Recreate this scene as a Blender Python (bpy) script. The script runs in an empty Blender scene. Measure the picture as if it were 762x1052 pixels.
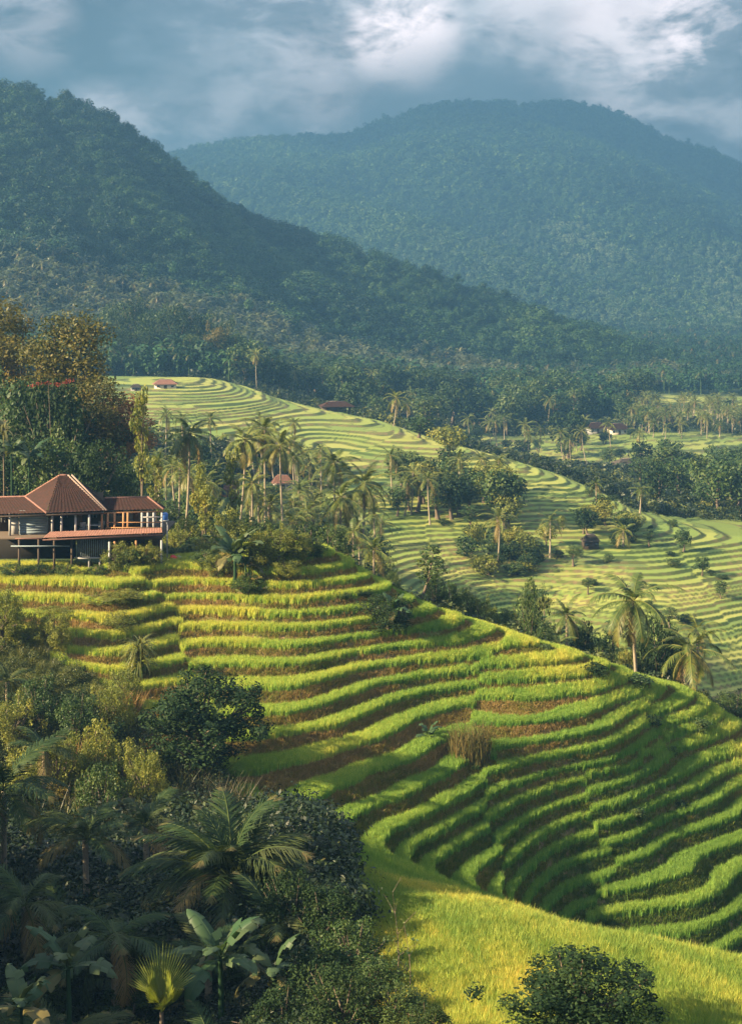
import bpy, bmesh, math, random
import numpy as np
from mathutils import Vector, Matrix
random.seed(7)
RNG = np.random.default_rng(11)
S = bpy.context.scene
COL = S.collection
F = 1500.0; HZ = 300.0; CX = 381.0
PI = math.pi
R = math.radians

# ------------------------------------------------------------------ noise helpers
def _hash2(ix, iy, seed):
    n = (ix.astype(np.int64) * 374761393 + iy.astype(np.int64) * 668265263 + seed * 974711) & 0x7fffffff
    n = ((n ^ (n >> 13)) * 1274126177) & 0x7fffffff
    n = n ^ (n >> 16)
    return (n & 0xffff) / 65535.0
def vnoise(x, y, seed=0):
    x0 = np.floor(x); y0 = np.floor(y)
    fx = x - x0; fy = y - y0
    fx = fx * fx * (3 - 2 * fx); fy = fy * fy * (3 - 2 * fy)
    a = _hash2(x0, y0, seed); b = _hash2(x0 + 1, y0, seed)
    c = _hash2(x0, y0 + 1, seed); d = _hash2(x0 + 1, y0 + 1, seed)
    return (a * (1 - fx) + b * fx) * (1 - fy) + (c * (1 - fx) + d * fx) * fy * 1.0
def fbm(x, y, seed=0, octv=4):
    s = 0; a = 1.0; t = 0
    for o in range(octv):
        s = s + a * (vnoise(x * 2 ** o + 13.7 * o, y * 2 ** o - 7.1 * o, seed + o) - .5)
        t += a; a *= .5
    return s / t * 2
def sstep(a, b, x):
    t = np.clip((x - a) / (b - a), 0, 1)
    return t * t * (3 - 2 * t)
def pchip_slopes(x, y):
    h = np.diff(x); d = np.diff(y) / h
    m = np.zeros_like(y)
    w1 = 2 * h[1:] + h[:-1]; w2 = h[1:] + 2 * h[:-1]
    with np.errstate(divide='ignore', invalid='ignore'):
        mm = (w1 + w2) / (w1 / d[:-1] + w2 / d[1:])
    m[1:-1] = np.where(d[:-1] * d[1:] > 0, mm, 0)
    m[0] = d[0]; m[-1] = d[-1]
    return m
def pchip(x, y, xq):
    x = np.asarray(x, float); y = np.asarray(y, float)
    m = pchip_slopes(x, y)
    i = np.clip(np.searchsorted(x, xq) - 1, 0, len(x) - 2)
    h = x[i + 1] - x[i]; t = np.clip((xq - x[i]) / h, 0, 1)
    t2 = t * t; t3 = t2 * t
    return (2*t3-3*t2+1)*y[i] + (t3-2*t2+t)*h*m[i] + (-2*t3+3*t2)*y[i+1] + (t3-t2)*h*m[i+1]
def gauss(x, y, cx, cy, sx, sy, ang=0):
    c, s = math.cos(ang), math.sin(ang)
    dx = x - cx; dy = y - cy
    u = dx * c + dy * s; v = -dx * s + dy * c
    return np.exp(-(u / sx) ** 2 - (v / sy) ** 2)

# ------------------------------------------------------------------ the lie of the land
# columns across the view; per column a profile away from the camera: (distance m, sight-line row)
PXC = np.array([-700, -300, 0, 100, 200, 300, 400, 500, 600, 700, 762, 900, 1500], float)
PROF = {
-700:[(18,1400),(45,900),(60,780),(78,700),(92,660),(104,620),(125,570),(145,540),(190,535),(265,480),(340,435),(470,390),(540,380),(650,362),(900,345),(1500,330),(4100,309)],
-300:[(18,1500),(45,1060),(60,930),(78,800),(92,720),(104,660),(120,590),(140,560),(185,548),(265,485),(340,437),(470,388),(540,380),(650,364),(900,345),(1500,330),(4100,309)],
0:[(18,1600),(45,1180),(62,1000),(80,845),(90,760),(99,672),(109.5,592),(135,560),(182,545),(265,482),(340,435),(470,386),(540,378),(650,365),(900,345),(1500,330),(4100,309)],
100:[(18,1600),(46,1180),(65,985),(80,850),(90,765),(99,672),(109.5,592),(135,560),(185,545),(268,485),(340,437),(480,386),(540,380),(650,366),(900,347),(1500,331),(4100,309)],
200:[(18,1590),(48,1130),(68,940),(80,850),(90,770),(101,676),(114,578),(142,577),(190,555),(270,492),(340,442),(480,387),(545,388),(650,374),(900,352),(1500,333),(4100,309)],
300:[(18,1560),(50,1062),(72,870),(79,866),(90,780),(100,690),(114,564),(145,625),(205,585),(280,500),(340,452),(432,413),(520,412),(650,388),(900,358),(1500,335),(4100,309)],
400:[(18,1540),(47,1062),(68,905),(80,897),(90,800),(101,715),(112,605),(145,670),(205,610),(250,545),(300,487),(378,436),(470,442),(650,402),(900,370),(1500,340),(4100,309)],
500:[(18,1520),(45,1062),(63,930),(81,935),(91,830),(101,745),(111,643),(148,720),(203,650),(250,550),(285,503),(332,465),(470,470),(655,415),(900,382),(1500,343),(4100,309)],
600:[(18,1510),(44,1062),(58,962),(83,990),(94,862),(103,752),(110,679),(150,760),(197,680),(227,600),(255,546),(292,500),(450,482),(660,416),(900,386),(1500,345),(4100,309)],
700:[(18,1500),(43,1062),(55,986),(84,1015),(94,885),(104,785),(112,714),(152,800),(188,715),(217,622),(240,575),(262,545),(440,486),(670,417),(900,387),(1500,345),(4100,309)],
762:[(18,1500),(43,1062),(53,997),(84,1030),(94,920),(104,820),(112,747),(152,815),(187,725),(215,635),(238,583),(258,553),(440,488),(670,418),(900,388),(1500,345),(4100,309)],
900:[(18,1500),(43,1062),(52,1010),(84,1045),(93,985),(103,890),(112,800),(152,850),(187,745),(215,650),(238,593),(256,562),(440,490),(670,418),(900,389),(1500,345),(4100,309)],
1500:[(18,1500),(43,1080),(52,1040),(84,1060),(93,1010),(103,930),(112,860),(152,870),(187,760),(215,665),(238,605),(256,570),(380,565),(670,430),(900,390),(1500,345),(4100,309)],
}
KD = np.log(np.array([[k[0] for k in PROF[int(c)]] for c in PXC]))
KY = np.array([[k[1] for k in PROF[int(c)]] for c in PXC], float)

gx = np.concatenate([np.arange(-700, -60, 10), np.arange(-60, 830, 2.0), np.arange(830, 1501, 10)])
def geo(a, b, r): return np.exp(np.arange(math.log(a), math.log(b), r))
gd = np.concatenate([geo(18, 44, .012), geo(44, 70, .004), geo(70, 125, .0016), geo(125, 210, .003), geo(210, 470, .0021), geo(470, 900, .006), geo(900, 4100, .02), [4100]])
lgd = np.log(gd)
kd = np.array([pchip(PXC, KD[:, k], gx) for k in range(KD.shape[1])]).T
ky = np.array([pchip(PXC, KY[:, k], gx) for k in range(KD.shape[1])]).T
PYS = np.empty((len(gd), len(gx)))
for j in range(len(gx)):
    PYS[:, j] = pchip(kd[j], ky[j], lgd)
GD = gd[:, None] * np.ones(len(gx))[None]
GPX = gx[None] * np.ones(len(gd))[:, None]
GX = (GPX - CX) / F * GD; GY = GD.copy()
def pt(px, D): return ((px - CX) / F * D, D)
BASE = -(PYS - HZ) / F * GD
# local shapes on the near hill
def bump(px, D, amp, sx, sy, ang=0):
    global BASE
    x, y = pt(px, D); BASE = BASE + amp * gauss(GX, GY, x, y, sx, sy, ang)
bump(600, 100, 1.6, 5.5, 4.5, .4)      # the rounded nose with the curved terraces
bump(690, 97, -1.7, 3.5, 6.0, -.5)     # hollow right of the nose
bump(735, 89, 1.0, 5.0, 5.0)
bump(150, 100, .5, 5, 4)
near = sstep(40, 60, GD) * (1 - sstep(125, 150, GD))
BASE = BASE + near * (fbm(GX / 9, GY / 9, 3, 3) * .55 + fbm(GX / 3, GY / 3, 8, 2) * .08)
mid = sstep(150, 220, GD) * (1 - sstep(600, 900, GD))
BASE = BASE + mid * (fbm(GX / 70, GY / 70, 5, 2) * 1.1)
far = sstep(600, 1000, GD)
BASE = BASE + far * fbm(GX / 160, GY / 160, 9, 3) * 5.0

# masks
DC = kd[:, 6][None]                    # ln distance of the near crest per column
DR = kd[:, 11][None]                   # ln distance of the second ridge
DS = kd[:, 2][None]                    # ln distance of the spur edge
LD = np.log(GD)
jl = pchip([-700, -300, 0, 60, 120, 170, 235, 280, 320, 360], [101, 101, 101, 98, 95, 92, 83, 77, 70, 44], np.clip(gx, -700, 360))[None]
jungle = 1 - sstep(-.03, .03, LD - np.log(jl))          # scrubby foreground
jungle = jungle * (1 - sstep(300, 400, GPX + 0 * GD)) * 1.0
crest = sstep(-.06, -.005, LD - DC + fbm(GX / 4, GY / 4, 21, 2) * .03)
behind = sstep(0.0, .05, LD - DC)
spur = (1 - sstep(-.02, .10, LD - DS)) * (1 - jungle)
# ---- near terraces
hN = .80
cellw = np.floor(fbm(GX / 28 + 4 + .12 * fbm(GX / 5, GY / 5, 33, 2), GY / 30 + .2 * fbm(GX / 7, GY / 7, 34, 2), 31, 2) * 2.2) * .37
warp = fbm(GX / 14, GY / 14, 41, 3) * .9 + fbm(GX / 3.5, GY / 3.5, 43, 2) * .05
BASEN = BASE + .42 * (vnoise(BASE / 1.5, 0 * BASE + 3.3, 35) - .5) * 2
tN = BASEN / hN + warp + cellw
nN = np.floor(tN); fN = tN - nN
rs = .52 + .16 * fbm(GX / 5, GY / 5, 51, 2)
gN = np.where(fN < rs, .04 * fN / rs, .04 + .96 * sstep(rs, 1.0, fN))
zN = (nN + gN - cellw) * hN
mN = sstep(0, .16, LD - DS) * (1 - jungle) * (1 - behind)
topsoft = sstep(-.12, -.045, LD - DC + .03 * fbm(GX / 5, GY / 5, 57, 2)) * sstep(400, 470, GPX)
mN = mN * (1 - .66 * topsoft)
riserN = sstep(rs - .05, rs + .08, fN) * (1 - sstep(.90, 1.0, fN))
padN = _hash2(nN, np.floor(GX / 13 + 4 * _hash2(nN, nN * 0 + 1, 3)), 5)
# ---- valley terraces
hM = np.clip(GD / 300, .6, 1.6) * .62
hM = .62
cellm = np.floor(fbm(GX / 70, GY / 120, 61, 2) * 3.2) * .31
warpm = fbm(GX / 60, GY / 60, 71, 2) * .7 + fbm(GX / 9, GY / 9, 73, 2) * .30
hMd = np.where(LD < kd[:, 11][None] + .04, np.where(GD < 290, .36, .42), .45)
tM = (BASE + .34 * (vnoise(BASE / .9, GX / 60, 36) - .5) * 2) / hMd + warpm + cellm
nM = np.floor(tM); fM = tM - nM
gM = np.where(fM < .68, 0.0, sstep(.68, .95, fM))
zM = (nM + gM - cellm) * hMd
mM = sstep(.03, .10, LD - DC) * (1 - sstep(780, 900, GD))
riserM = sstep(.60, .69, fM) * (1 - sstep(.93, 1.0, fM))
segM = np.floor(GX / np.where(GD > 250, 16, 11) + 5 * _hash2(nM, nM * 0 + 4, 9) + .4 * fbm(GX / 8, GY / 8, 91, 2))
sgf = GX / np.where(GD > 250, 16, 11) + 5 * _hash2(nM, nM * 0 + 4, 9) + .4 * fbm(GX / 8, GY / 8, 91, 2)
bundM = (sgf - np.floor(sgf) < .05) * 1.0
padM = _hash2(nM, segM, 6)
Z = BASE * (1 - mN - mM) + zN * mN + zM * mM
RIS = np.clip(riserN * mN + np.maximum(riserM, bundM * .8) * mM, 0, 1)
PAD = np.where(GD < 130, padN, padM)
def lookup(A, x, y):
    x = np.asarray(x, float); y = np.maximum(np.asarray(y, float), 18.01)
    px = CX + F * x / y
    i = np.clip(np.searchsorted(gd, y) - 1, 0, len(gd) - 2); j = np.clip(np.searchsorted(gx, px) - 1, 0, len(gx) - 2)
    ti = np.clip((y - gd[i]) / (gd[i + 1] - gd[i]), 0, 1); tj = np.clip((px - gx[j]) / (gx[j + 1] - gx[j]), 0, 1)
    return (A[i, j] * (1 - tj) + A[i, j + 1] * tj) * (1 - ti) + (A[i + 1, j] * (1 - tj) + A[i + 1, j + 1] * tj) * ti
def gz(x, y): return lookup(Z, x, y)
def ground_hit(px, py, dmin=20, dmax=3000):
    """distance at which the sight line through (px,py) meets the ground, starting from dmin"""
    d = geo(dmin, dmax, .002)
    x = (px - CX) / F * d
    zz = gz(x, d); ray = -(py - HZ) / F * d
    k = np.nonzero(zz >= ray)[0]
    return float(d[k[0]]) if len(k) else dmax
def here(px, D):
    x, y = pt(px, D); return Vector((x, y, float(gz(x, y))))

# ------------------------------------------------------------------ mesh / material helpers
def new_mesh(name, V, faces4=None, faces3=None, attrs=None, smooth=False, mat=None):
    V = np.asarray(V, np.float32)
    me = bpy.data.meshes.new(name)
    n4 = 0 if faces4 is None else len(faces4); n3 = 0 if faces3 is None else len(faces3)
    me.vertices.add(len(V)); me.vertices.foreach_set('co', V.ravel())
    li = []
    if n4: li.append(np.asarray(faces4, np.int32).ravel())
    if n3: li.append(np.asarray(faces3, np.int32).ravel())
    if li:
        li = np.concatenate(li)
        me.loops.add(len(li)); me.loops.foreach_set('vertex_index', li)
        me.polygons.add(n4 + n3)
        st = np.concatenate([np.arange(n4) * 4, n4 * 4 + np.arange(n3) * 3]).astype(np.int32)
        me.polygons.foreach_set('loop_start', st)
        if smooth: me.polygons.foreach_set('use_smooth', np.ones(n4 + n3, bool))
    me.update(calc_edges=True)
    for k, a in (attrs or {}).items():
        at = me.attributes.new(k, 'FLOAT', 'POINT'); at.data.foreach_set('value', np.asarray(a, np.float32).ravel())
    if mat is not None: me.materials.append(mat)
    return me
def link(name, me, parent=None, loc=None, rot=None, scale=None):
    o = bpy.data.objects.new(name, me); COL.objects.link(o)
    if parent is not None: o.parent = parent
    if loc is not None: o.location = loc
    if rot is not None: o.rotation_euler = rot
    if scale is not None: o.scale = (scale,) * 3 if isinstance(scale, (int, float)) else scale
    return o
def tag(o, label=None, cat=None, group=None, kind=None):
    if label: o['label'] = label
    if cat: o['category'] = cat
    if group: o['group'] = group
    if kind: o['kind'] = kind
    return o
class NT:
    def __init__(s, name):
        s.m = bpy.data.materials.new(name); s.m.use_nodes = True
        s.t = s.m.node_tree; s.t.nodes.clear()
        s.out = s.t.nodes.new('ShaderNodeOutputMaterial')
    def n(s, typ, **kw):
        nd = s.t.nodes.new(typ)
        for k, v in kw.items():
            if k in nd.inputs:
                nd.inputs[k].default_value = v
            else: setattr(nd, k, v)
        return nd
    def l(s, a, b): s.t.links.new(a, b)
    def attr(s, name, typ='GEOMETRY'):
        nd = s.t.nodes.new('ShaderNodeAttribute'); nd.attribute_name = name; nd.attribute_type = typ
        return nd.outputs['Fac']
    def math(s, op, a, b=None, clamp=False):
        nd = s.t.nodes.new('ShaderNodeMath'); nd.operation = op; nd.use_clamp = clamp
        for i, v in enumerate((a, b)):
            if v is None: continue
            if isinstance(v, (int, float)): nd.inputs[i].default_value = v
            else: s.l(v, nd.inputs[i])
        return nd.outputs[0]
    def mix(s, f, a, b, blend='MIX'):
        nd = s.t.nodes.new('ShaderNodeMix'); nd.data_type = 'RGBA'; nd.blend_type = blend
        for sock, v in ((nd.inputs[0], f), (nd.inputs[6], a), (nd.inputs[7], b)):
            if isinstance(v, (int, float)): sock.default_value = v
            elif isinstance(v, tuple): sock.default_value = (*v[:3], 1)
            else: s.l(v, sock)
        return nd.outputs[2]
    def ramp(s, f, stops):
        nd = s.t.nodes.new('ShaderNodeValToRGB'); cr = nd.color_ramp
        while len(cr.elements) < len(stops): cr.elements.new(.5)
        for e, (p, c) in zip(cr.elements, stops):
            e.position = p; e.color = (*c, 1) if isinstance(c, tuple) else (c, c, c, 1)
        s.l(f, nd.inputs[0]); return nd.outputs[0]
    def noise(s, scale, detail=3, rough=.55, coord=None, dist=0):
        nd = s.t.nodes.new('ShaderNodeTexNoise'); nd.inputs['Scale'].default_value = scale
        nd.inputs['Detail'].default_value = detail; nd.inputs['Roughness'].default_value = rough
        nd.inputs['Distortion'].default_value = dist
        if coord is not None: s.l(coord, nd.inputs['Vector'])
        return nd.outputs['Fac']
    def pos(s): return s.n('ShaderNodeNewGeometry').outputs['Position']
    def objco(s): return s.n('ShaderNodeTexCoord').outputs['Object']
    def finish(s, colour, rough=.8, spec=.3, bump=None, bstr=.3, bdist=.1, trans=0, normal=None, metallic=0):
        p = s.n('ShaderNodeBsdfPrincipled')
        if isinstance(colour, tuple): p.inputs['Base Color'].default_value = (*colour, 1)
        else: s.l(colour, p.inputs['Base Color'])
        if isinstance(rough, (int, float)): p.inputs['Roughness'].default_value = rough
        else: s.l(rough, p.inputs['Roughness'])
        p.inputs['Specular IOR Level'].default_value = spec
        p.inputs['Metallic'].default_value = metallic
        if bump is not None:
            b = s.n('ShaderNodeBump'); b.inputs['Strength'].default_value = bstr; b.inputs['Distance'].default_value = bdist
            s.l(bump, b.inputs['Height']); s.l(b.outputs[0], p.inputs['Normal'])
        if trans:
            t = s.n('ShaderNodeBsdfTranslucent')
            if isinstance(colour, tuple): t.inputs['Color'].default_value = (*colour, 1)
            else: s.l(s.mix(1.0, colour, (1.3, 1.25, .55), 'MULTIPLY'), t.inputs['Color'])
            mx = s.n('ShaderNodeMixShader'); mx.inputs[0].default_value = trans
            s.l(p.outputs[0], mx.inputs[1]); s.l(t.outputs[0], mx.inputs[2]); s.l(mx.outputs[0], s.out.inputs['Surface'])
        else: s.l(p.outputs[0], s.out.inputs['Surface'])
        return s.m

# ------------------------------------------------------------------ camera, sun, sky
cam = bpy.data.cameras.new('camera'); co = bpy.data.objects.new('camera', cam); COL.objects.link(co)
co.rotation_euler = (PI / 2, 0, 0); cam.sensor_fit = 'VERTICAL'; cam.sensor_height = 24; cam.sensor_width = 24
cam.lens = F / 1052 * 24; cam.shift_y = -(526 - HZ) / 1052; cam.clip_end = 20000; cam.clip_start = .5
S.camera = co
SUN_DIR = Vector((-.93, -.37, 0)).normalized(); SUN_EL = R(27)
sd = Vector((SUN_DIR.x * math.cos(SUN_EL), SUN_DIR.y * math.cos(SUN_EL), math.sin(SUN_EL)))
sun = bpy.data.lights.new('sun', 'SUN'); sun.energy = 5.0; sun.angle = R(.6); sun.color = (1, .775, .465)
so = bpy.data.objects.new('sun', sun); COL.objects.link(so); so.rotation_euler = sd.to_track_quat('Z', 'Y').to_euler(); so.location = (0, 0, 50)
W = bpy.data.worlds.new('World'); S.world = W; W.use_nodes = True
def build_world():
    t = W.node_tree; t.nodes.clear(); N = t.nodes.new; L = t.links.new
    h = NT.__new__(NT); h.t = t
    out = N('ShaderNodeOutputWorld'); bg = N('ShaderNodeBackground'); bg.inputs[1].default_value = .125
    sky = N('ShaderNodeTexSky'); sky.sky_type = 'NISHITA'; sky.sun_disc = False
    sky.sun_elevation = SUN_EL; sky.sun_rotation = math.atan2(sd.x, sd.y)
    sky.air_density = 1.2; sky.dust_density = 1.0; sky.ozone_density = 2.0
    tc = N('ShaderNodeTexCoord'); sep = N('ShaderNodeSeparateXYZ'); L(tc.outputs['Generated'], sep.inputs[0])
    # cloud billows by direction, a little flattened
    mp0 = N('ShaderNodeMapping'); mp0.inputs['Scale'].default_value = (1, 1, 2.1); L(tc.outputs['Generated'], mp0.inputs[0])
    c1 = h.noise(4.6, 7, .56, mp0.outputs[0], .35)
    mp = N('ShaderNodeMapping'); mp.inputs['Location'].default_value = (3.1, 1.7, .4); L(mp0.outputs[0], mp.inputs[0])
    c2 = h.noise(9.5, 8, .6, mp.outputs[0], .5)
    # shading of the cloud deck: dark blue-grey bellies, pale warm lit edges
    c3 = h.noise(24, 6, .6, mp.outputs[0], .3)
    cc = h.math('ADD', h.math('MULTIPLY', c1, .72), h.math('MULTIPLY', c3, .28))
    body = h.ramp(cc, [(.43, (.04, .035, .045)), (.51, (.34, .33, .36)), (.59, (1.25, 1.15, 1.15))])
    def spot(px, py, r, gain):
        d = Vector(((px - CX) / F, 1, (HZ - py) / F)).normalized()
        vm = N('ShaderNodeVectorMath'); vm.operation = 'DOT_PRODUCT'; L(tc.outputs['Generated'], vm.inputs[0]); vm.inputs[1].default_value = d
        mr = N('ShaderNodeMapRange'); mr.interpolation_type = 'SMOOTHSTEP'
        mr.inputs[1].default_value = math.cos(r); mr.inputs[2].default_value = 1; mr.inputs[3].default_value = 0; mr.inputs[4].default_value = gain
        L(vm.outputs['Value'], mr.inputs[0]); return mr.outputs[0]
    sp = h.math('ADD', spot(415, 36, .046, 1.2), h.math('ADD', spot(650, 50, .06, .65), spot(740, 25, .05, .75)))
    sp = h.math('ADD', sp, h.math('ADD', spot(110, 150, .05, .35), h.math('ADD', spot(30, 25, .04, .22), spot(215, 105, .05, .16))))
    sp = h.math('ADD', sp, h.math('ADD', spot(560, 20, .05, .35), spot(330, 75, .05, .28)))
    tex = h.ramp(h.math('ADD', h.math('MULTIPLY', c2, .65), h.math('MULTIPLY', c3, .35)), [(.44, .06), (.55, 1.0)])
    dk = h.math('ADD', spot(440, 122, .075, .8), h.math('ADD', spot(560, 95, .07, .5), h.math('ADD', spot(250, 110, .06, .35), spot(180, 40, .06, .5))), True)
    body = h.mix(dk, body, (.16, .20, .24))
    lit = h.math('MULTIPLY', h.math('MULTIPLY', sp, h.math('SUBTRACT', 1.0, h.math('MULTIPLY', dk, .8))), tex, True)
    cl = h.mix(h.math('MULTIPLY', lit, .9), body, (3.3, 2.7, 2.6))
    # sky above the view brightened to fill the shadows
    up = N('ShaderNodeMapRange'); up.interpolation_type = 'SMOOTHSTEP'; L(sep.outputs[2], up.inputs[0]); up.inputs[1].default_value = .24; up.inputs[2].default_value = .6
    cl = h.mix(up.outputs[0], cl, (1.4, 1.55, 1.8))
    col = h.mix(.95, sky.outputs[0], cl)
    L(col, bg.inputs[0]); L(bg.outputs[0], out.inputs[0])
build_world()
S.view_settings.view_transform = 'Standard'; S.view_settings.look = 'None'; S.view_settings.gamma = 1
S.view_settings.use_curve_mapping = False; S.view_settings.exposure = 2.8
cy = S.cycles; cy.use_denoising = True
cy.max_bounces = 6; cy.diffuse_bounces = 3; cy.glossy_bounces = 2; cy.transmission_bounces = 4; cy.volume_bounces = 1; cy.transparent_max_bounces = 8
cy.use_adaptive_sampling = True; cy.adaptive_threshold = .02
cy.caustics_reflective = False; cy.caustics_refractive = False
# air
def haze():
    V = np.array([(x, y, z) for x in (-4200, 4200) for y in (-300, 4400) for z in (-110, HTOP)], float)
    f = [(0, 1, 3, 2), (4, 6, 7, 5), (0, 4, 5, 1), (2, 3, 7, 6), (0, 2, 6, 4), (1, 5, 7, 3)]
    m = NT('haze_air'); v = m.n('ShaderNodeVolumePrincipled')
    v.inputs['Color'].default_value = (.08, .19, .345, 1); v.inputs['Density'].default_value = HAZE; v.inputs['Anisotropy'].default_value = .2
    m.l(v.outputs[0], m.out.inputs['Volume'])
    o = link('haze', new_mesh('haze', V, f, mat=m.m)); tag(o, 'thin blue haze filling the valley', 'haze', kind='stuff')
HAZE = 5.5e-4

# ------------------------------------------------------------------ ground sheet
def ground_material():
    m = NT('ground_soil'); P = m.pos()
    ris = m.attr('riser'); pad = m.attr('paddy'); jun = m.attr('scrub'); spr = m.attr('spur'); fld = m.attr('field')
    n1 = m.noise(.9, 4, .6, P); n2 = m.noise(6, 4, .65, P); n3 = m.noise(.06, 3, .5, P)
    fieldc = m.ramp(pad, [(0, (.07, .10, .04)), (.1, (.10, .165, .035)), (.3, (.15, .21, .042)), (.65, (.215, .25, .055)), (1, (.29, .28, .075))])
    fieldc = m.mix(m.math('MULTIPLY', n1, .7), fieldc, m.mix(n3, (.09, .14, .035), (.21, .21, .055)))
    dry = m.mix(n2, (.095, .065, .032), (.24, .165, .085))
    dry = m.mix(m.ramp(n1, [(.4, 0.0), (.6, 1.0)]), dry, (.075, .095, .022))
    green = m.mix(n2, (.018, .036, .010), (.055, .080, .018))
    dry = m.mix(m.attr('valley'), dry, m.mix(m.ramp(n3, [(.42, 0.0), (.62, .8)]), green, dry))
    c = m.mix(ris, fieldc, dry)
    scrub = m.mix(n2, (.022, .035, .010), (.07, .075, .02))
    c = m.mix(jun, c, scrub)
    wood = m.mix(n1, (.018, .034, .012), (.05, .075, .022))
    c = m.mix(fld, wood, c)
    return m.finish(c, .9, .15, m.math('ADD', n2, m.math('MULTIPLY', n1, 1.5)), .5, .15)
# fields: where the land is paddy (1) and where it is woodland or scrub floor (0), beyond the crest
def field_mask():
    px, D = GPX, GD
    fld = np.ones_like(GD)
    bh = sstep(.0, .03, LD - DC)
    m = np.zeros_like(GD)
    py = PYS
    # the paddies running down the second ridge, valley floor paddies and the distant ones
    def band(a): return a
    inner = np.log(pchip([-700, 0, 110, 200, 300, 400, 500, 600, 1500], [420, 380, 330, 320, 295, 212, 185, 175, 175], gx))[None]
    ridge2 = sstep(-.01, .02, LD - inner + .02 * fbm(GX / 12, GY / 12, 90, 2)) * (1 - sstep(.0, .03, LD - DR)) * sstep(60, 110, px)
    farp = sstep(590, 620, D) * (1 - sstep(730, 760, D)) * sstep(620, 660, px)
    farp2 = sstep(430, 445, D) * (1 - sstep(545, 570, D)) * sstep(.10, .12, LD - DR) * sstep(430, 480, px)
    farp3 = sstep(950, 980, D) * (1 - sstep(1250, 1300, D)) * sstep(660, 720, px)
    left = sstep(215, 230, D) * (1 - sstep(275, 290, D)) * sstep(120, 190, px) * .7
    valley = ridge2
    m = np.clip(np.maximum.reduce([ridge2, valley, farp, farp2, left]), 0, 1)
    woods = fbm(GX / 70, GY / 70, 77, 3)
    return np.clip(1 - bh + bh * m, 0, 1)
FLD = field_mask()
def build_ground():
    V = np.stack([GX, GY, Z], -1).reshape(-1, 3)
    nr, nc = len(gd), len(gx)
    idx = np.arange(nr * nc).reshape(nr, nc)
    f = np.stack([idx[:-1, :-1], idx[:-1, 1:], idx[1:, 1:], idx[1:, :-1]], -1).reshape(-1, 4)
    me = new_mesh('ground', V, f, attrs=dict(riser=RIS, paddy=PAD, scrub=jungle, spur=spur, field=FLD, valley=behind + 0 * GD), smooth=True, mat=ground_material())
    o = link('ground', me); tag(o, 'terraced hillside and valley floor', 'ground', kind='structure')
build_ground()

# ------------------------------------------------------------------ far hills
def ridge_sheet(name, label, prof, base_py, D_base, D_ridge, pxs, rows, namp, seed, mat, ravine):
    """a hill whose skyline follows prof; base at D_base(px); rises to D_ridge(px) and falls away behind"""
    cols = np.arange(pxs[0], pxs[1], pxs[2])
    sky = pchip([p[0] for p in prof], [p[1] for p in prof], cols)
    sky = sky + fbm(cols / 40., cols * 0 + seed, seed, 3) * 5
    db = np.interp(cols, [p[0] for p in D_base], [p[1] for p in D_base]); dr = np.interp(cols, [p[0] for p in D_ridge], [p[1] for p in D_ridge])
    zb = -(np.interp(cols, [p[0] for p in base_py], [p[1] for p in base_py]) - HZ) / F * db
    zr = (HZ - sky) / F * dr
    t = np.linspace(-.12, 1.35, rows)[:, None]
    D = db + (dr - db) * t
    X = (cols - CX) / F * D
    prof_t = np.where(t < 0, t * .4, np.where(t < 1, 1 - (1 - np.clip(t, 0, 1)) ** 1.25 * 1.0, 1 - (t - 1) * .9))
    prof_t = np.where(t < 1, np.where(t < 0, t * .3, t ** 1.15), prof_t)
    Zz = zb + (zr - zb) * prof_t
    w = np.clip(t, 0, 1) * np.clip(1.0 - t, 0, 1) * 2.6
    rn = 1 - np.abs(fbm((X + .55 * D) / ravine, (D - .25 * X) / (ravine * 2.2), seed, 4)) * 2.2
    Zz = Zz + w * namp * (rn - .6) + np.clip(t, 0, 1) * fbm(X / (ravine * .3), D / (ravine * .3), seed + 9, 3) * namp * .10
    V = np.stack([X, D, Zz], -1).reshape(-1, 3); nr, nc = Zz.shape
    idx = np.arange(nr * nc).reshape(nr, nc)
    f = np.stack([idx[:-1, :-1], idx[:-1, 1:], idx[1:, 1:], idx[1:, :-1]], -1).reshape(-1, 4)
    o = link(name, new_mesh(name, V, f, smooth=True, mat=mat)); tag(o, label, 'hill', kind='structure')
    return X, D, Zz, t
def wood_floor(name, a, b):
    m = NT(name); n = m.noise(.05, 4, .6, m.pos())
    return m.finish(m.mix(n, a, b), .95, .1)
HILL = ridge_sheet('forested_hill', 'steep jungle covered hill on the left', [(-700, -60), (-300, 0), (-100, 58), (0, 93), (50, 104), (100, 122), (150, 152), (200, 188), (240, 217), (290, 245), (350, 262), (420, 282), (480, 302), (540, 322), (600, 345), (650, 364), (720, 392), (760, 402)],
    [(-700, 350), (0, 366), (200, 372), (400, 398), (600, 405), (760, 400)], [(-700, 520), (0, 560), (200, 600), (400, 680), (600, 760), (760, 820)], [(-700, 950), (0, 950), (300, 1000), (600, 1000), (760, 960)],
    (-700, 765, 6), 130, 26, 101, wood_floor('hill_floor', (.010, .024, .009), (.022, .042, .014)), 130)
MOUNT = ridge_sheet('mountain', 'broad blue mountain under the cloud', [(-700, 260), (-300, 220), (0, 190), (100, 172), (190, 158), (260, 148), (330, 142), (400, 122), (440, 109), (520, 103), (590, 108), (640, 122), (690, 144), (720, 155), (762, 172), (900, 235), (1100, 280), (1500, 300)],
    [(-700, 335), (1500, 342)], [(-700, 1500), (1500, 1500)], [(-700, 2500), (0, 2500), (520, 2600), (1500, 2500)],
    (-700, 1501, 8), 150, 120, 201, wood_floor('mountain_floor', (.005, .014, .007), (.009, .021, .009)), 420)

HTOP = float(max(HILL[2].max(), MOUNT[2].max())) + 26
haze()
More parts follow.
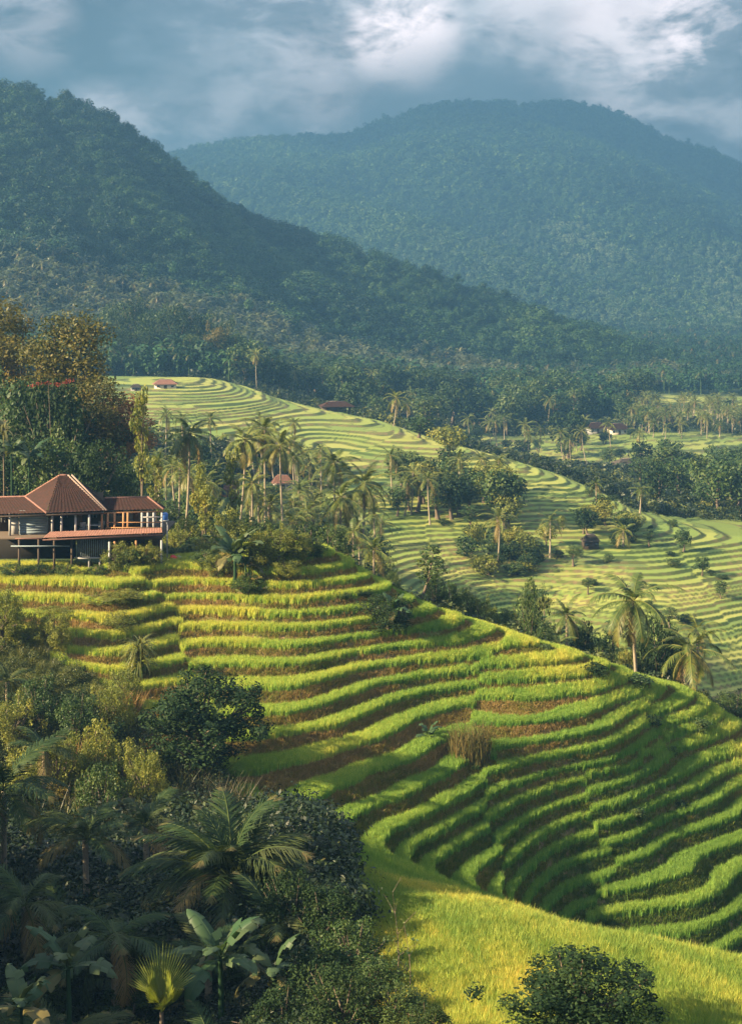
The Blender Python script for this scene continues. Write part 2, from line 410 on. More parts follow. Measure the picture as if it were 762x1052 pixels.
# ================================================================== plant library
class Geo:
    """collects vertices, quads and triangles with per-vertex values"""
    def __init__(s): s.V = []; s.F4 = []; s.F3 = []; s.A = {}; s.n = 0; s.mi4 = []; s.mi3 = []
    def add(s, V, f4=None, f3=None, mi=0, **at):
        V = np.asarray(V, float).reshape(-1, 3)
        if f4 is not None and len(f4): s.F4.append(np.asarray(f4, int).reshape(-1, 4) + s.n); s.mi4.append(np.full(len(s.F4[-1]), mi))
        if f3 is not None and len(f3): s.F3.append(np.asarray(f3, int).reshape(-1, 3) + s.n); s.mi3.append(np.full(len(s.F3[-1]), mi))
        for k in ('tint', 'age'):
            v = at.get(k, .5 if k == 'tint' else 0.); s.A.setdefault(k, []).append(np.broadcast_to(np.asarray(v, float), (len(V),)) if np.ndim(v) == 0 else np.asarray(v, float))
        s.V.append(V); s.n += len(V)
    def tube(s, pts, rad, sides=7, mi=0, tint=.5, cap=False):
        pts = np.asarray(pts, float); k = len(pts); rad = np.broadcast_to(rad, (k,))
        T = np.gradient(pts, axis=0); T /= np.linalg.norm(T, axis=1)[:, None] + 1e-9
        ref = np.array([.31, .95, .05]); U = np.cross(T, ref); U /= np.linalg.norm(U, axis=1)[:, None] + 1e-9; Wv = np.cross(T, U)
        a = np.arange(sides) / sides * 2 * PI
        V = pts[:, None] + rad[:, None, None] * (np.cos(a)[None, :, None] * U[:, None] + np.sin(a)[None, :, None] * Wv[:, None])
        i = np.arange(k * sides).reshape(k, sides); j = np.roll(i, -1, 1)
        f = np.stack([i[:-1], j[:-1], j[1:], i[1:]], -1).reshape(-1, 4)
        s.add(V.reshape(-1, 3), f, mi=mi, tint=tint)
        if cap:
            c = s.n; s.add([pts[-1]], tint=tint); e = np.arange(sides) + c - sides
            s.F3.append(np.stack([e, np.roll(e, -1), np.full(sides, c)], -1)); s.mi3.append(np.full(sides, mi))
    def box(s, lo, hi, mi=0, M=None, tint=.5):
        V = np.array([(x, y, z) for x in (lo[0], hi[0]) for y in (lo[1], hi[1]) for z in (lo[2], hi[2])], float)
        if M is not None: V = np.array([M @ Vector(v) for v in V])
        s.add(V, [(0, 1, 3, 2), (4, 6, 7, 5), (0, 4, 5, 1), (2, 3, 7, 6), (0, 2, 6, 4), (1, 5, 7, 3)], mi=mi, tint=tint)
    def mesh(s, name, mats, smooth=False):
        V = np.concatenate(s.V); f4 = np.concatenate(s.F4) if s.F4 else None; f3 = np.concatenate(s.F3) if s.F3 else None
        me = new_mesh(name, V, f4, f3, {k: np.concatenate(v) for k, v in s.A.items()}, smooth)
        for m in (mats if isinstance(mats, (list, tuple)) else [mats]): me.materials.append(m)
        mi = np.concatenate(s.mi4 + s.mi3).astype(np.int32)
        if mi.any(): me.polygons.foreach_set('material_index', mi)
        return me

def leaf_material(name, stops, trans=.28, rough=.55, spec=.25, agec=None, vary=.35, inst=False):
    m = NT(name)
    t = m.attr('tint'); oi = m.n('ShaderNodeObjectInfo').outputs['Random']
    f = m.math('ADD', t, m.math('MULTIPLY', m.math('SUBTRACT', oi, .5), vary), True)
    c = m.ramp(f, stops)
    if agec: c = m.mix(m.attr('age'), c, agec)
    return m.finish(c, rough, spec, trans=trans)
M_PALM = leaf_material('palm_leaf', [(0, (.030, .058, .012)), (.5, (.075, .105, .018)), (1, (.17, .165, .03))], .30, .5, .35, (.23, .13, .045))
M_PALMSHADE = leaf_material('palm_leaf_shade', [(0, (.010, .024, .009)), (.5, (.022, .043, .013)), (1, (.055, .075, .018))], .25, .6, .15, (.20, .13, .05))  # darker copy of the palm leaf, the corner's shade put into colour
M_LEAF = leaf_material('broad_leaf', [(0, (.014, .034, .010)), (.5, (.034, .066, .014)), (1, (.085, .105, .022))], .25)
M_LEAFY = leaf_material('yellow_green_leaf', [(0, (.05, .075, .013)), (.5, (.13, .15, .026)), (1, (.23, .21, .036))], .32)
M_LEAFO = leaf_material('russet_leaf', [(0, (.034, .046, .010)), (.5, (.082, .078, .014)), (1, (.165, .118, .020))], .32)
M_LEAFD = leaf_material('deep_leaf', [(0, (.007, .018, .006)), (.5, (.015, .033, .010)), (1, (.040, .060, .016))], .20, .65, .12)  # dark leaf, lowered further to stand in for lower left shade
M_RED = leaf_material('red_blossom', [(0, (.16, .02, .02)), (1, (.30, .05, .04))], .3)
M_BANANA = leaf_material('banana_leaf', [(0, (.014, .040, .018)), (.5, (.026, .062, .026)), (1, (.052, .092, .036))], .30, .5, .2, (.25, .17, .06))
M_DRY = leaf_material('dry_grass', [(0, (.09, .055, .022)), (.5, (.19, .115, .045)), (1, (.30, .20, .08))], .25, .8, .1)
def bark_material(name, a, b):
    m = NT(name); P = m.objco(); n = m.noise(9, 4, .65, P); w = m.noise(2, 2, .5, P)
    return m.finish(m.mix(n, a, b), .9, .15, m.math('ADD', n, w), .6, .05)
M_BARK = bark_material('bark', (.055, .042, .030), (.16, .125, .09))
M_PTRUNK = bark_material('palm_bark', (.13, .105, .075), (.33, .28, .20))
M_ORBARK = bark_material('orange_bark', (.16, .07, .025), (.34, .17, .06))

def frond(g, rng, base, az, elev, L, droop, nl=40, seg=2, leafw=.055, lmax=.95, age=0., hang=.5, mi=0, rach=True, twist=0.):
    """one feather leaf: an arched rachis with two ranks of leaflets"""
    K = 12; s = np.linspace(0, 1, K)
    th = elev - droop * s ** 1.35
    d = np.stack([np.cos(th), np.zeros(K), np.sin(th)], 1)
    P = np.concatenate([[np.zeros(3)], np.cumsum((d[:-1] + d[1:]) / 2 * L / (K - 1), 0)])
    P[:, 1] += twist * L * s ** 2
    ca, sa = math.cos(az), math.sin(az)
    Rz = np.array([[ca, -sa, 0], [sa, ca, 0], [0, 0, 1]])
    if rach: g.tube(P @ Rz.T + base, np.linspace(.05, .012, K) * L / 4.5, 4, mi=mi, tint=.95)
    u = np.linspace(.14, .995, nl); pos = np.stack([np.interp(u, s, P[:, k]) for k in range(3)], 1)
    tng = np.stack([np.interp(u, s, d[:, k]) for k in range(3)], 1)
    ll = lmax * np.clip(np.sin(np.clip((u - .02) * 1.06, 0, 1) ** .7 * PI) ** .6 * .95 + .12, .15, 1) * rng.uniform(.85, 1.1, nl)
    for side in (-1, 1):
        sd_ = np.array([0, side, 0.])
        dirv = tng * (.55 + .5 * u)[:, None] + sd_ * 1.0 + np.array([0, 0, .18]) + rng.normal(0, .10, (nl, 3))
        dirv /= np.linalg.norm(dirv, axis=1)[:, None]
        upn = np.cross(tng, sd_); wv = tng * leafw
        rows = []
        for q in range(seg + 1):
            f = q / seg
            c = pos + dirv * (ll * f)[:, None]; c[:, 2] -= hang * ll * f ** 1.8 * rng.uniform(.7, 1.25, nl)
            ww = (1.0 if q == 0 else (.95 if q < seg else .12))
            rows += [c - wv * ww, c + wv * ww]
        V = np.stack(rows, 1).reshape(-1, 3) @ Rz.T + base
        n0 = 2 * (seg + 1); b = np.arange(nl) * n0
        f4 = np.concatenate([np.stack([b + 2 * q, b + 2 * q + 1, b + 2 * q + 3, b + 2 * q + 2], 1) for q in range(seg)])
        tint = np.repeat(np.clip(rng.normal(.45, .16, nl), 0, 1), n0)
        ag = np.clip(age + np.repeat((u > .9) * .3, n0), 0, 1)
        g.add(V, f4, mi=mi, tint=tint, age=ag)
def palm_crown(rng, nf=22, L=4.4, nl=40, seg=2, leafw=.06, lmax=.95, lowest=-.75, g=None, mi=0, base=(0, 0, 0), old=.25, top=1.35):
    g = g or Geo()
    for i in range(nf):
        k = (i + rng.uniform(-.3, .3)) / nf
        el = top - (top - lowest) * k ** .9 + rng.normal(0, .08)
        frond(g, rng, np.array(base), i * 2.39996 + rng.normal(0, .2), el, L * rng.uniform(.82, 1.08) * (1 if k > .08 else .75), .95 + .5 * (1 - abs(k - .4)) + rng.normal(0, .12), nl, seg, leafw, lmax,
              age=max(0, (k - (1 - old)) / old) * rng.uniform(.3, 1) if k > 1 - old else 0, hang=.45 + .35 * k, mi=mi, twist=rng.normal(0, .07))
    return g
def coconuts(g, rng, n=9, mi=0):
    pass
def palm_trunk(H, rng, r0=.20, r1=.12, lean=.08, g=None, mi=0, sides=8, rings=True):
    g = g or Geo(); K = max(6, int(H / .22)) if rings else 6
    t = np.linspace(0, 1, K); a = rng.uniform(0, 2 * PI)
    off = lean * H * (t - 1) ** 2
    P = np.stack([off * math.cos(a), off * math.sin(a), t * H], 1); P[:, :2] -= P[-1, :2]
    rad = r0 + (r1 - r0) * t ** .5 + .12 * np.exp(-t * H * 1.6)
    if rings: rad = rad * (1 + .07 * (np.arange(K) % 2))
    g.tube(P - np.array([0, 0, H]), rad, sides, mi=mi, tint=.5); return g

def leaves(g, rng, C, Rr, n, size, mi=0, shell=.55, tint0=.5, tvar=.22, flat=.6, up=.35, ctint=None, aspect=.55, coh=.6, rnd=.55):
    """leaf-sized faces through the outer volume of ellipsoidal clumps C (k,3), radii Rr (k,3)"""
    C = np.asarray(C, float); k = len(C); Rr = np.broadcast_to(np.asarray(Rr, float), (k, 3))
    vol = np.prod(Rr, 1) ** (2 / 3.); pick = rng.choice(k, n, p=vol / vol.sum())
    d = rng.normal(0, 1, (n, 3)); d /= np.linalg.norm(d, axis=1)[:, None]
    rr = rng.uniform(shell, 1.0, n) ** .7 * (1 + .14 * rng.normal(0, 1, n))
    P = C[pick] + d * Rr[pick] * rr[:, None]
    nrm = d * coh + rng.normal(0, rnd, (n, 3)) + np.array([0, 0, up]); nrm /= np.linalg.norm(nrm, axis=1)[:, None]
    a = np.cross(nrm, rng.normal(0, 1, (n, 3))); a /= np.linalg.norm(a, axis=1)[:, None] + 1e-9
    b = np.cross(nrm, a)
    L = size * rng.uniform(.6, 1.35, n)[:, None]
    a = a * L; b = b * L * aspect
    fold = nrm * L * .18
    V = np.stack([P - a, P + b - fold * .0, P + a - fold, P - b], 1).reshape(-1, 3)
    ct = rng.normal(0, tvar * .6, k) if ctint is None else ctint
    tint = np.repeat(np.clip(tint0 + ct[pick] + rng.normal(0, tvar * .6, n), 0, 1), 4)
    g.add(V, np.arange(4 * n).reshape(n, 4), mi=mi, tint=tint)
def clump_set(rng, n, w, h, z0, cr, dome=True):
    """clump centres filling an uneven dome of half-width w and height h above z0"""
    C = []; 
    for i in range(n):
        a = i * 2.39996 + rng.normal(0, .5); t = (i + .5) / n
        r = w * math.sqrt(max(0.03, 1 - (2 * t - 1) ** 2 * .9)) * rng.uniform(.35, .95)
        C.append((r * math.cos(a), r * math.sin(a), z0 + h * t + rng.normal(0, h * .06)))
    C = np.array(C); rad = cr * rng.uniform(.65, 1.3, n)
    return C, np.stack([rad, rad, rad * .72], 1)
def tree_parts(rng, w, h, trunk_h, nclump, nleaf, lsize, cr=None, sprigs=0, tr=.22, tint0=.5, sides=7, shell=.5, coh=.6, rnd=.55):
    """returns (trunk Geo, crown Geo): a crown w half-wide and h tall sitting on trunk_h of stem"""
    cr = cr or w * .42
    C, Rr = clump_set(rng, nclump, w * .72, h - cr * 1.2, trunk_h + cr * .55, cr)
    if sprigs:
        d = rng.normal(0, 1, (sprigs, 3)); d[:, 2] = np.abs(d[:, 2]) * .9; d /= np.linalg.norm(d, axis=1)[:, None]
        E = d * rng.uniform(.78, 1.12, sprigs)[:, None] * np.array([w, w, h * .62]) + np.array([0, 0, trunk_h + h * .42])
        C = np.concatenate([C, E]); e = cr * rng.uniform(.22, .5, sprigs); Rr = np.concatenate([Rr, np.stack([e, e, e * 1.3], 1)]); nclump = len(C)
    tg = Geo(); top = trunk_h + h * .55
    bend = rng.normal(0, .04 * top, 2)
    zz = np.linspace(0, 1, 7)
    P = np.stack([bend[0] * np.sin(zz * 3), bend[1] * np.sin(zz * 2.5), zz * top], 1)
    tg.tube(P, tr * (1.15 - .85 * zz) + tr * .5 * np.exp(-zz * 9), sides)
    for i in range(0, nclump, 2):
        t0 = rng.uniform(.35, .85); p0 = np.array([np.interp(t0, zz, P[:, j]) for j in range(3)])
        if C[i][2] < p0[2]: p0 = np.array([np.interp(.35, zz, P[:, j]) for j in range(3)])
        mid_ = (p0 + C[i]) / 2 + np.array([0, 0, -.08 * np.linalg.norm(C[i] - p0)])
        tg.tube([p0, mid_, C[i]], [tr * .42, tr * .28, tr * .1], 5)
    cg = Geo(); leaves(cg, rng, C, Rr, nleaf, lsize, tint0=tint0, shell=shell, coh=coh, rnd=rnd)
    return tg, cg
def banana_leaf(g, rng, base, az, elev, L, Wd, droop, mi=0, age=0.):
    K = 16; s = np.linspace(0, 1, K); th = elev - droop * s ** 1.5
    d = np.stack([np.cos(th), np.zeros(K), np.sin(th)], 1)
    P = np.concatenate([[np.zeros(3)], np.cumsum((d[:-1] + d[1:]) / 2 * L / (K - 1), 0)])
    ca, sa = math.cos(az), math.sin(az); Rz = np.array([[ca, -sa, 0], [sa, ca, 0], [0, 0, 1]])
    g.tube(P @ Rz.T + base, np.linspace(.035, .01, K) * L / 2, 4, mi=mi, tint=1.0)
    nrm = np.stack([-np.sin(th), np.zeros(K), np.cos(th)], 1)
    w = Wd * np.clip(np.sin(np.clip((s - .10) / .9, 0, 1) ** .75 * PI) ** .55, 0, 1)
    for side in (-1, 1):
        i = 1
        while i < K - 1:
            run = rng.integers(1, 4); j = min(i + run, K - 1)
            sag = rng.uniform(-.2, 1.15); idx = np.arange(i, j + 1)
            inner = P[idx] + nrm[idx] * .01
            o1 = P[idx] + side * np.array([0, 1, 0]) * (w[idx] * .55)[:, None] + nrm[idx] * (w[idx] * (.22 - .2 * sag))[:, None]
            o2 = P[idx] + side * np.array([0, 1, 0]) * (w[idx] * (1 - .12 * max(sag, 0)))[:, None] + nrm[idx] * (w[idx] * (.25 - .9 * sag))[:, None] + d[idx] * .05
            m = len(idx); V = np.concatenate([inner, o1, o2]) @ Rz.T + base
            q = np.arange(m - 1)
            f = np.concatenate([np.stack([q, q + 1, q + 1 + m, q + m], 1), np.stack([q + m, q + m + 1, q + 1 + 2 * m, q + 2 * m], 1)])
            g.add(V, f, mi=mi, tint=np.clip(rng.normal(.5, .15), 0, 1), age=age)
            i = j
# ================================================================== mass vegetation (stuff): points + prototypes in one mesh, instanced by geometry nodes
def scatter_group(nv, material):
    t = bpy.data.node_groups.new('scatter_plants', 'GeometryNodeTree')
    t.interface.new_socket('Geometry', in_out='INPUT', socket_type='NodeSocketGeometry'); t.interface.new_socket('Geometry', in_out='OUTPUT', socket_type='NodeSocketGeometry')
    N = t.nodes.new; L = t.links.new
    i = N('NodeGroupInput'); o = N('NodeGroupOutput')
    def at(name, typ='FLOAT'):
        a = N('GeometryNodeInputNamedAttribute'); a.data_type = typ; a.inputs['Name'].default_value = name; return a.outputs['Attribute']
    def cmp(a, v):
        c = N('FunctionNodeCompare'); c.data_type = 'FLOAT'; c.operation = 'EQUAL'; L(a, c.inputs[0]); c.inputs[1].default_value = v; c.inputs['Epsilon'].default_value = .1; return c.outputs[0]
    pr = at('proto')
    g2i = N('GeometryNodeGeometryToInstance')
    for k in reversed(range(nv)):
        s = N('GeometryNodeSeparateGeometry'); s.domain = 'POINT'; L(i.outputs[0], s.inputs[0]); L(cmp(pr, k), s.inputs[1]); L(s.outputs[0], g2i.inputs[0])
    s = N('GeometryNodeSeparateGeometry'); s.domain = 'POINT'; L(i.outputs[0], s.inputs[0]); L(cmp(pr, -1), s.inputs[1])
    iop = N('GeometryNodeInstanceOnPoints'); L(s.outputs[0], iop.inputs['Points']); L(g2i.outputs[0], iop.inputs['Instance'])
    iop.inputs['Pick Instance'].default_value = True
    vi = N('FunctionNodeFloatToInt'); L(at('variant'), vi.inputs[0]); L(vi.outputs[0], iop.inputs['Instance Index'])
    cx_ = N('ShaderNodeCombineXYZ'); L(at('lean'), cx_.inputs[0]); L(at('spin'), cx_.inputs[2])
    e2r = N('FunctionNodeEulerToRotation'); L(cx_.outputs[0], e2r.inputs[0]); L(e2r.outputs[0], iop.inputs['Rotation'])
    L(at('size'), iop.inputs['Scale'])
    L(iop.outputs[0], o.inputs[0])
    return t
def stuff(name, label, cat, protos, P, variant, spin, size, hue, mats, lean=None, kind='stuff'):
    n = len(P); V = [P]; A = {k: [v] for k, v in dict(proto=np.full(n, -1.), variant=variant, spin=spin, size=size, lean=np.zeros(n) if lean is None else lean, hue=hue, tint=np.zeros(n), age=np.zeros(n)).items()}
    f4 = []; f3 = []; mi4 = []; mi3 = []; c = n
    for k, g in enumerate(protos):
        pv = np.concatenate(g.V); V.append(pv)
        if g.F4: f4.append(np.concatenate(g.F4) + c); mi4.append(np.concatenate(g.mi4))
        if g.F3: f3.append(np.concatenate(g.F3) + c); mi3.append(np.concatenate(g.mi3))
        for key in A:
            A[key].append(np.full(len(pv), float(k)) if key == 'proto' else (np.concatenate(g.A[key]) if key in ('tint', 'age') else np.zeros(len(pv))))
        c += len(pv)
    me = new_mesh(name, np.concatenate(V), np.concatenate(f4) if f4 else None, np.concatenate(f3) if f3 else None, {k: np.concatenate(v) for k, v in A.items()})
    for m in mats: me.materials.append(m)
    mi = np.concatenate(mi4 + mi3).astype(np.int32)
    if mi.any(): me.polygons.foreach_set('material_index', mi)
    o = link(name, me); tag(o, label, cat, kind=kind)
    md = o.modifiers.new('scatter', 'NODES'); md.node_group = scatter_group(len(protos), None)
    return o
def hue_leaf_material(name, stops, trans=.25, rough=.6, spec=.2, k=.75):
    """leaf colour from the plant's own hue (per instance) and the leaf's tint"""
    m = NT(name)
    f = m.math('ADD', m.math('MULTIPLY', m.attr('hue', 'INSTANCER'), k), m.math('MULTIPLY', m.math('SUBTRACT', m.attr('tint'), .5), .55), True)
    c = m.mix(m.attr('age'), m.ramp(f, stops), (.24, .15, .055))
    return m.finish(c, rough, spec, trans=trans)
def blades(rng, n, spread, h, w, bend=.35, tint0=.5):
    g = Geo(); r = spread * np.sqrt(rng.uniform(0, 1, n)); a = rng.uniform(0, 2 * PI, n)
    B = np.stack([r * np.cos(a), r * np.sin(a), np.full(n, -.04)], 1)
    hh = h * rng.uniform(.65, 1.15, n); da = rng.uniform(0, 2 * PI, n); bd = bend * rng.uniform(.2, 1.2, n) * hh
    out = np.stack([np.cos(da), np.sin(da), np.zeros(n)], 1)
    wa = da + PI / 2 + rng.normal(0, .6, n); wv = np.stack([np.cos(wa), np.sin(wa), np.zeros(n)], 1) * w
    m = B + np.array([0, 0, 1]) * (hh * .6)[:, None] + out * (bd * .3)[:, None]
    t = B + np.array([0, 0, 1]) * (hh)[:, None] + out * bd[:, None]
    V = np.stack([B - wv, B + wv, m + wv * .8, m - wv * .8, t], 1).reshape(-1, 3); b = np.arange(n) * 5
    tint = np.repeat(np.clip(rng.normal(tint0, .2, n), 0, 1), 5); ag = np.tile([0, 0, .0, .0, .25], n)
    g.add(V, np.stack([b, b + 1, b + 2, b + 3], 1), np.stack([b + 3, b + 2, b + 4], 1), tint=tint, age=ag); return g

M_RICE = hue_leaf_material('rice_leaf', [(0, (.085, .21, .034)), (.35, (.20, .34, .055)), (.65, (.46, .48, .085)), (1, (.62, .49, .12))], .35, .6, .2)
M_BANK = hue_leaf_material('bank_grass', [(0, (.05, .10, .016)), (.35, (.13, .15, .026)), (.6, (.24, .165, .062)), (1, (.36, .235, .11))], .25, .8, .1)
M_SPUR = hue_leaf_material('spur_grass', [(0, (.09, .19, .026)), (.4, (.27, .32, .045)), (.7, (.54, .42, .07)), (1, (.62, .38, .08))], .35, .65, .2)

def near_rice():
    rng = np.random.default_rng(5)
    # candidate points over the near hill, even on the ground
    N = 310000
    y = rng.uniform(70, 122, N); x = rng.uniform(-.30, .40, N) * y
    px = CX + F * x / y
    m_j = lookup(jungle, x, y); r = lookup(RIS, x, y); mn = lookup(mN, x, y); sp = lookup(spur, x, y); bh = lookup(behind * np.ones_like(GD), x, y)
    pad = lookup(PAD, x, y); z = gz(x, y); tp = lookup(topsoft + 0 * GD, x, y)
    keep = (m_j < .4) & (bh < .9) & (mn > .03)
    PADI = pad
    # rice stands on the treads
    k1 = keep & (r < .25)
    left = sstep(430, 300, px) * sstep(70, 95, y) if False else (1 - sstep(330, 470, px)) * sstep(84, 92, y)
    hue = np.clip(.22 + .42 * left + .34 * (pad - .5) + .46 * tp + .10 * rng.normal(0, 1, N) + .25 * fbm(x / 7, y / 7, 301, 3) + tp * .55 * fbm(x / 2.5, y / 4, 303, 3) - .10 * tp, 0, 1)  # yellower at upper left and crest, own tone plus sunlight put into hue
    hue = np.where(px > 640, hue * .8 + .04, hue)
    P = np.stack([x, y, z], 1)
    protos = [blades(rng, 20, .17, .58, .013, .22) for _ in range(4)]
    i = np.nonzero(k1)[0]
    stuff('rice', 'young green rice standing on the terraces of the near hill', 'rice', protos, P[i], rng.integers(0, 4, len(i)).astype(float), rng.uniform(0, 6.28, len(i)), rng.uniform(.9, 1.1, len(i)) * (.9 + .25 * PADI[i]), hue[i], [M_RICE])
    # dry and green grass on the banks
    k2 = keep & (r >= .25)
    b = fbm(x / 4, y / 6, 311, 3)
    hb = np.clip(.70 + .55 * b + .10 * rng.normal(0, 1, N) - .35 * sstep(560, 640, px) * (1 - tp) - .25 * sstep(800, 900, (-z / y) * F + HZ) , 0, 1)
    i = np.nonzero(k2)[0]
    protos = [blades(rng, 16, .20, .26, .013, .9) for _ in range(3)]
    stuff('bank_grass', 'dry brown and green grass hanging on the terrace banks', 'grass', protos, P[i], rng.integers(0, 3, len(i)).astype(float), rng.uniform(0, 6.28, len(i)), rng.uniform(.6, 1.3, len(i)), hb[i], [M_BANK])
    # the sunlit spur in front
    N = 90000
    y = rng.uniform(38, 80, N); x = rng.uniform(-.12, .42, N) * y; px = CX + F * x / y
    m_j = lookup(jungle, x, y); sp = lookup(spur, x, y)
    i = np.nonzero((m_j < .5) & (sp > .02))[0]; x, y, px = x[i], y[i], px[i]; n = len(i)
    st = fbm((x * .97 + y * .26) / 1.1, (.26 * x - .97 * y) / 9, 321, 3) * .8 + .35 * fbm(x / 5, y / 5, 323, 2)
    hue = np.clip(.46 + .85 * st + .12 * rng.normal(0, 1, n) - .22 * sstep(480, 700, px) + .15 * (1 - sstep(330, 420, px)), 0, 1)
    protos = [blades(rng, 24, .20, .42, .010, .45) for _ in range(4)]
    stuff('ripe_grass', 'golden and green ripening rice on the slope in front', 'grass', protos, np.stack([x, y, gz(x, y)], 1), rng.integers(0, 4, n).astype(float), rng.uniform(0, 6.28, n), rng.uniform(.7, 1.25, n), hue, [M_SPUR])
near_rice()

M_WOOD = hue_leaf_material('forest_leaf', [(0, (.006, .024, .009)), (.4, (.018, .054, .014)), (.75, (.045, .092, .022)), (1, (.095, .135, .03))], .08)
M_FPALM = hue_leaf_material('far_palm_leaf', [(0, (.030, .050, .016)), (.5, (.070, .090, .028)), (1, (.16, .155, .06))], .3, .4, .5)
M_MISTLEAF = hue_leaf_material('mist_pale_leaf', [(0, (.025, .06, .03)), (.5, (.07, .12, .055)), (1, (.17, .22, .11))], .15)  # leaf paled: mist along the mountain foot put into the colour
def blob_tree(rng, w, h, th, nc, nl, ls):
    tg, cg = tree_parts(rng, w, h, th, nc, nl, ls, tr=w * .05, sides=5, coh=1.0, rnd=.32, shell=.75)
    return cg
def sheet_points(sheet, n, rng, tmin=0, tmax=1.05, weight=None):
    X, D, Zz, t = sheet
    i = rng.integers(0, X.shape[0] - 1, n); j = rng.integers(0, X.shape[1] - 1, n)
    a = rng.uniform(0, 1, n); b = rng.uniform(0, 1, n)
    def L(A): return (A[i, j] * (1 - a) + A[i + 1, j] * a) * (1 - b) + (A[i, j + 1] * (1 - a) + A[i + 1, j + 1] * a) * b
    T = np.broadcast_to(t, X.shape)
    P = np.stack([L(X), L(D), L(Zz)], 1); tt = L(T)
    k = (tt > tmin) & (tt < tmax)
    return P[k], tt[k]
def hill_woods():
    rng = np.random.default_rng(17)
    P, t = sheet_points(HILL, 30000, rng, .0, 1.06)
    px = CX + F * P[:, 0] / P[:, 1]; k = (px > -200) & (px < 800); P, t = P[k], t[k]
    # a palm belt along the foot, broadleaf jungle above
    palmy = (rng.uniform(0, 1, len(P)) < (1 - sstep(.16, .34, t + .1 * fbm(P[:, 0] / 60, P[:, 1] / 60, 401, 2))))
    A = P[~palmy]; n = len(A); keep = rng.uniform(0, 1, n) < .62; A = A[keep]; n = len(A)
    protos = [blob_tree(rng, 5.2, 8.5, -1.0, 10, 1100, .36) for _ in range(4)] + [blob_tree(rng, 3.6, 10, -1, 8, 700, .36), blob_tree(rng, 6.5, 7, -.5, 12, 1200, .38)]
    hue = np.clip(.44 + .8 * fbm(A[:, 0] / 60, A[:, 1] / 90, 411, 4) + .26 * rng.normal(0, 1, n), 0, 1)
    stuff('hill_jungle', 'dense dark jungle covering the steep hill', 'jungle', protos, A, rng.integers(0, 6, n).astype(float), rng.uniform(0, 6.28, n), np.clip(1.1 + .7 * fbm(A[:, 0] / 30, A[:, 1] / 40, 413, 2) + .32 * rng.normal(0, 1, n), .55, 2.2), hue, [M_WOOD], rng.normal(0, .06, n))
    B = P[palmy]; n = len(B)
    protos = []
    for k in range(4):
        g = palm_crown(rng, 13, 3.6, 7, 1, .26, .9, -.6); 
        for a in g.V: a[:, 2] += 8.0
        g.tube([(0, 0, -.5), (.1, 0, 4), (0, 0, 8)], [.22, .17, .13], 4, tint=1.0); protos.append(g)
    hue = np.clip(.5 + .25 * rng.normal(0, 1, n) + .3 * fbm(B[:, 0] / 40, B[:, 1] / 40, 421, 2), 0, 1)
    stuff('palm_belt', 'countless small coconut palms along the foot of the hill', 'palms', protos, B, rng.integers(0, 4, n).astype(float), rng.uniform(0, 6.28, n), rng.uniform(.7, 1.25, n), hue, [M_FPALM], rng.normal(0, .07, n))
    P, t = sheet_points(MOUNT, 120000, rng, .0, 1.06)
    px = CX + F * P[:, 0] / P[:, 1]; k = (px > -100) & (px < 860); P, t = P[k], t[k]; n = len(P)
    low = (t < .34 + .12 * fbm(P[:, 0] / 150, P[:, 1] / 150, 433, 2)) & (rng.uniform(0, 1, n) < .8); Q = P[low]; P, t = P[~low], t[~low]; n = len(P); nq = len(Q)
    pp = [blob_tree(rng, 4.5, 8, -1, 6, 160, .7) for _ in range(3)]  # paler trees imitate the bright mist along the mountain foot
    stuff('mountain_mist_trees', 'mountain foot trees with pale mist put into their leaf colour', 'mist pale trees', pp, Q, rng.integers(0, 3, nq).astype(float), rng.uniform(0, 6.28, nq), rng.uniform(.7, 1.3, nq), np.clip(.6 + .8 * fbm(Q[:, 0] / 70, Q[:, 1] / 160, 435, 3) + .25 * rng.normal(0, 1, nq), 0, 1), [M_MISTLEAF])
    protos = [blob_tree(rng, 6, 10, -2, 6, 220, .8) for _ in range(4)] + [blob_tree(rng, 5, 11, -2, 5, 180, .8)]
    hue = np.clip(.42 + .9 * fbm((P[:, 0] + .5 * P[:, 1]) / 120, (P[:, 1] - .2 * P[:, 0]) / 380, 431, 4) + .26 * rng.normal(0, 1, n) + .3 * (1 - sstep(.1, .5, t)), 0, 1)  # paler at the foot for mist; hue bands stand in for ridge shading
    stuff('mountain_jungle', 'forest covering the broad mountain', 'jungle', protos, P, rng.integers(0, 5, n).astype(float), rng.uniform(0, 6.28, n), np.clip(1.15 + .35 * rng.normal(0, 1, n), .6, 2.3), hue, [M_WOOD])
hill_woods()
# ================================================================== trees, palms and shrubs that stand as things
RT = np.random.default_rng(23)
def thing(name, label, cat, loc, group=None, rotz=0):
    o = bpy.data.objects.new(name, None); COL.objects.link(o); o.empty_display_size = .3
    o.location = loc; o.rotation_euler = (0, 0, rotz); tag(o, label, cat, group); return o
def zrow(py, D): return -(py - HZ) / F * D
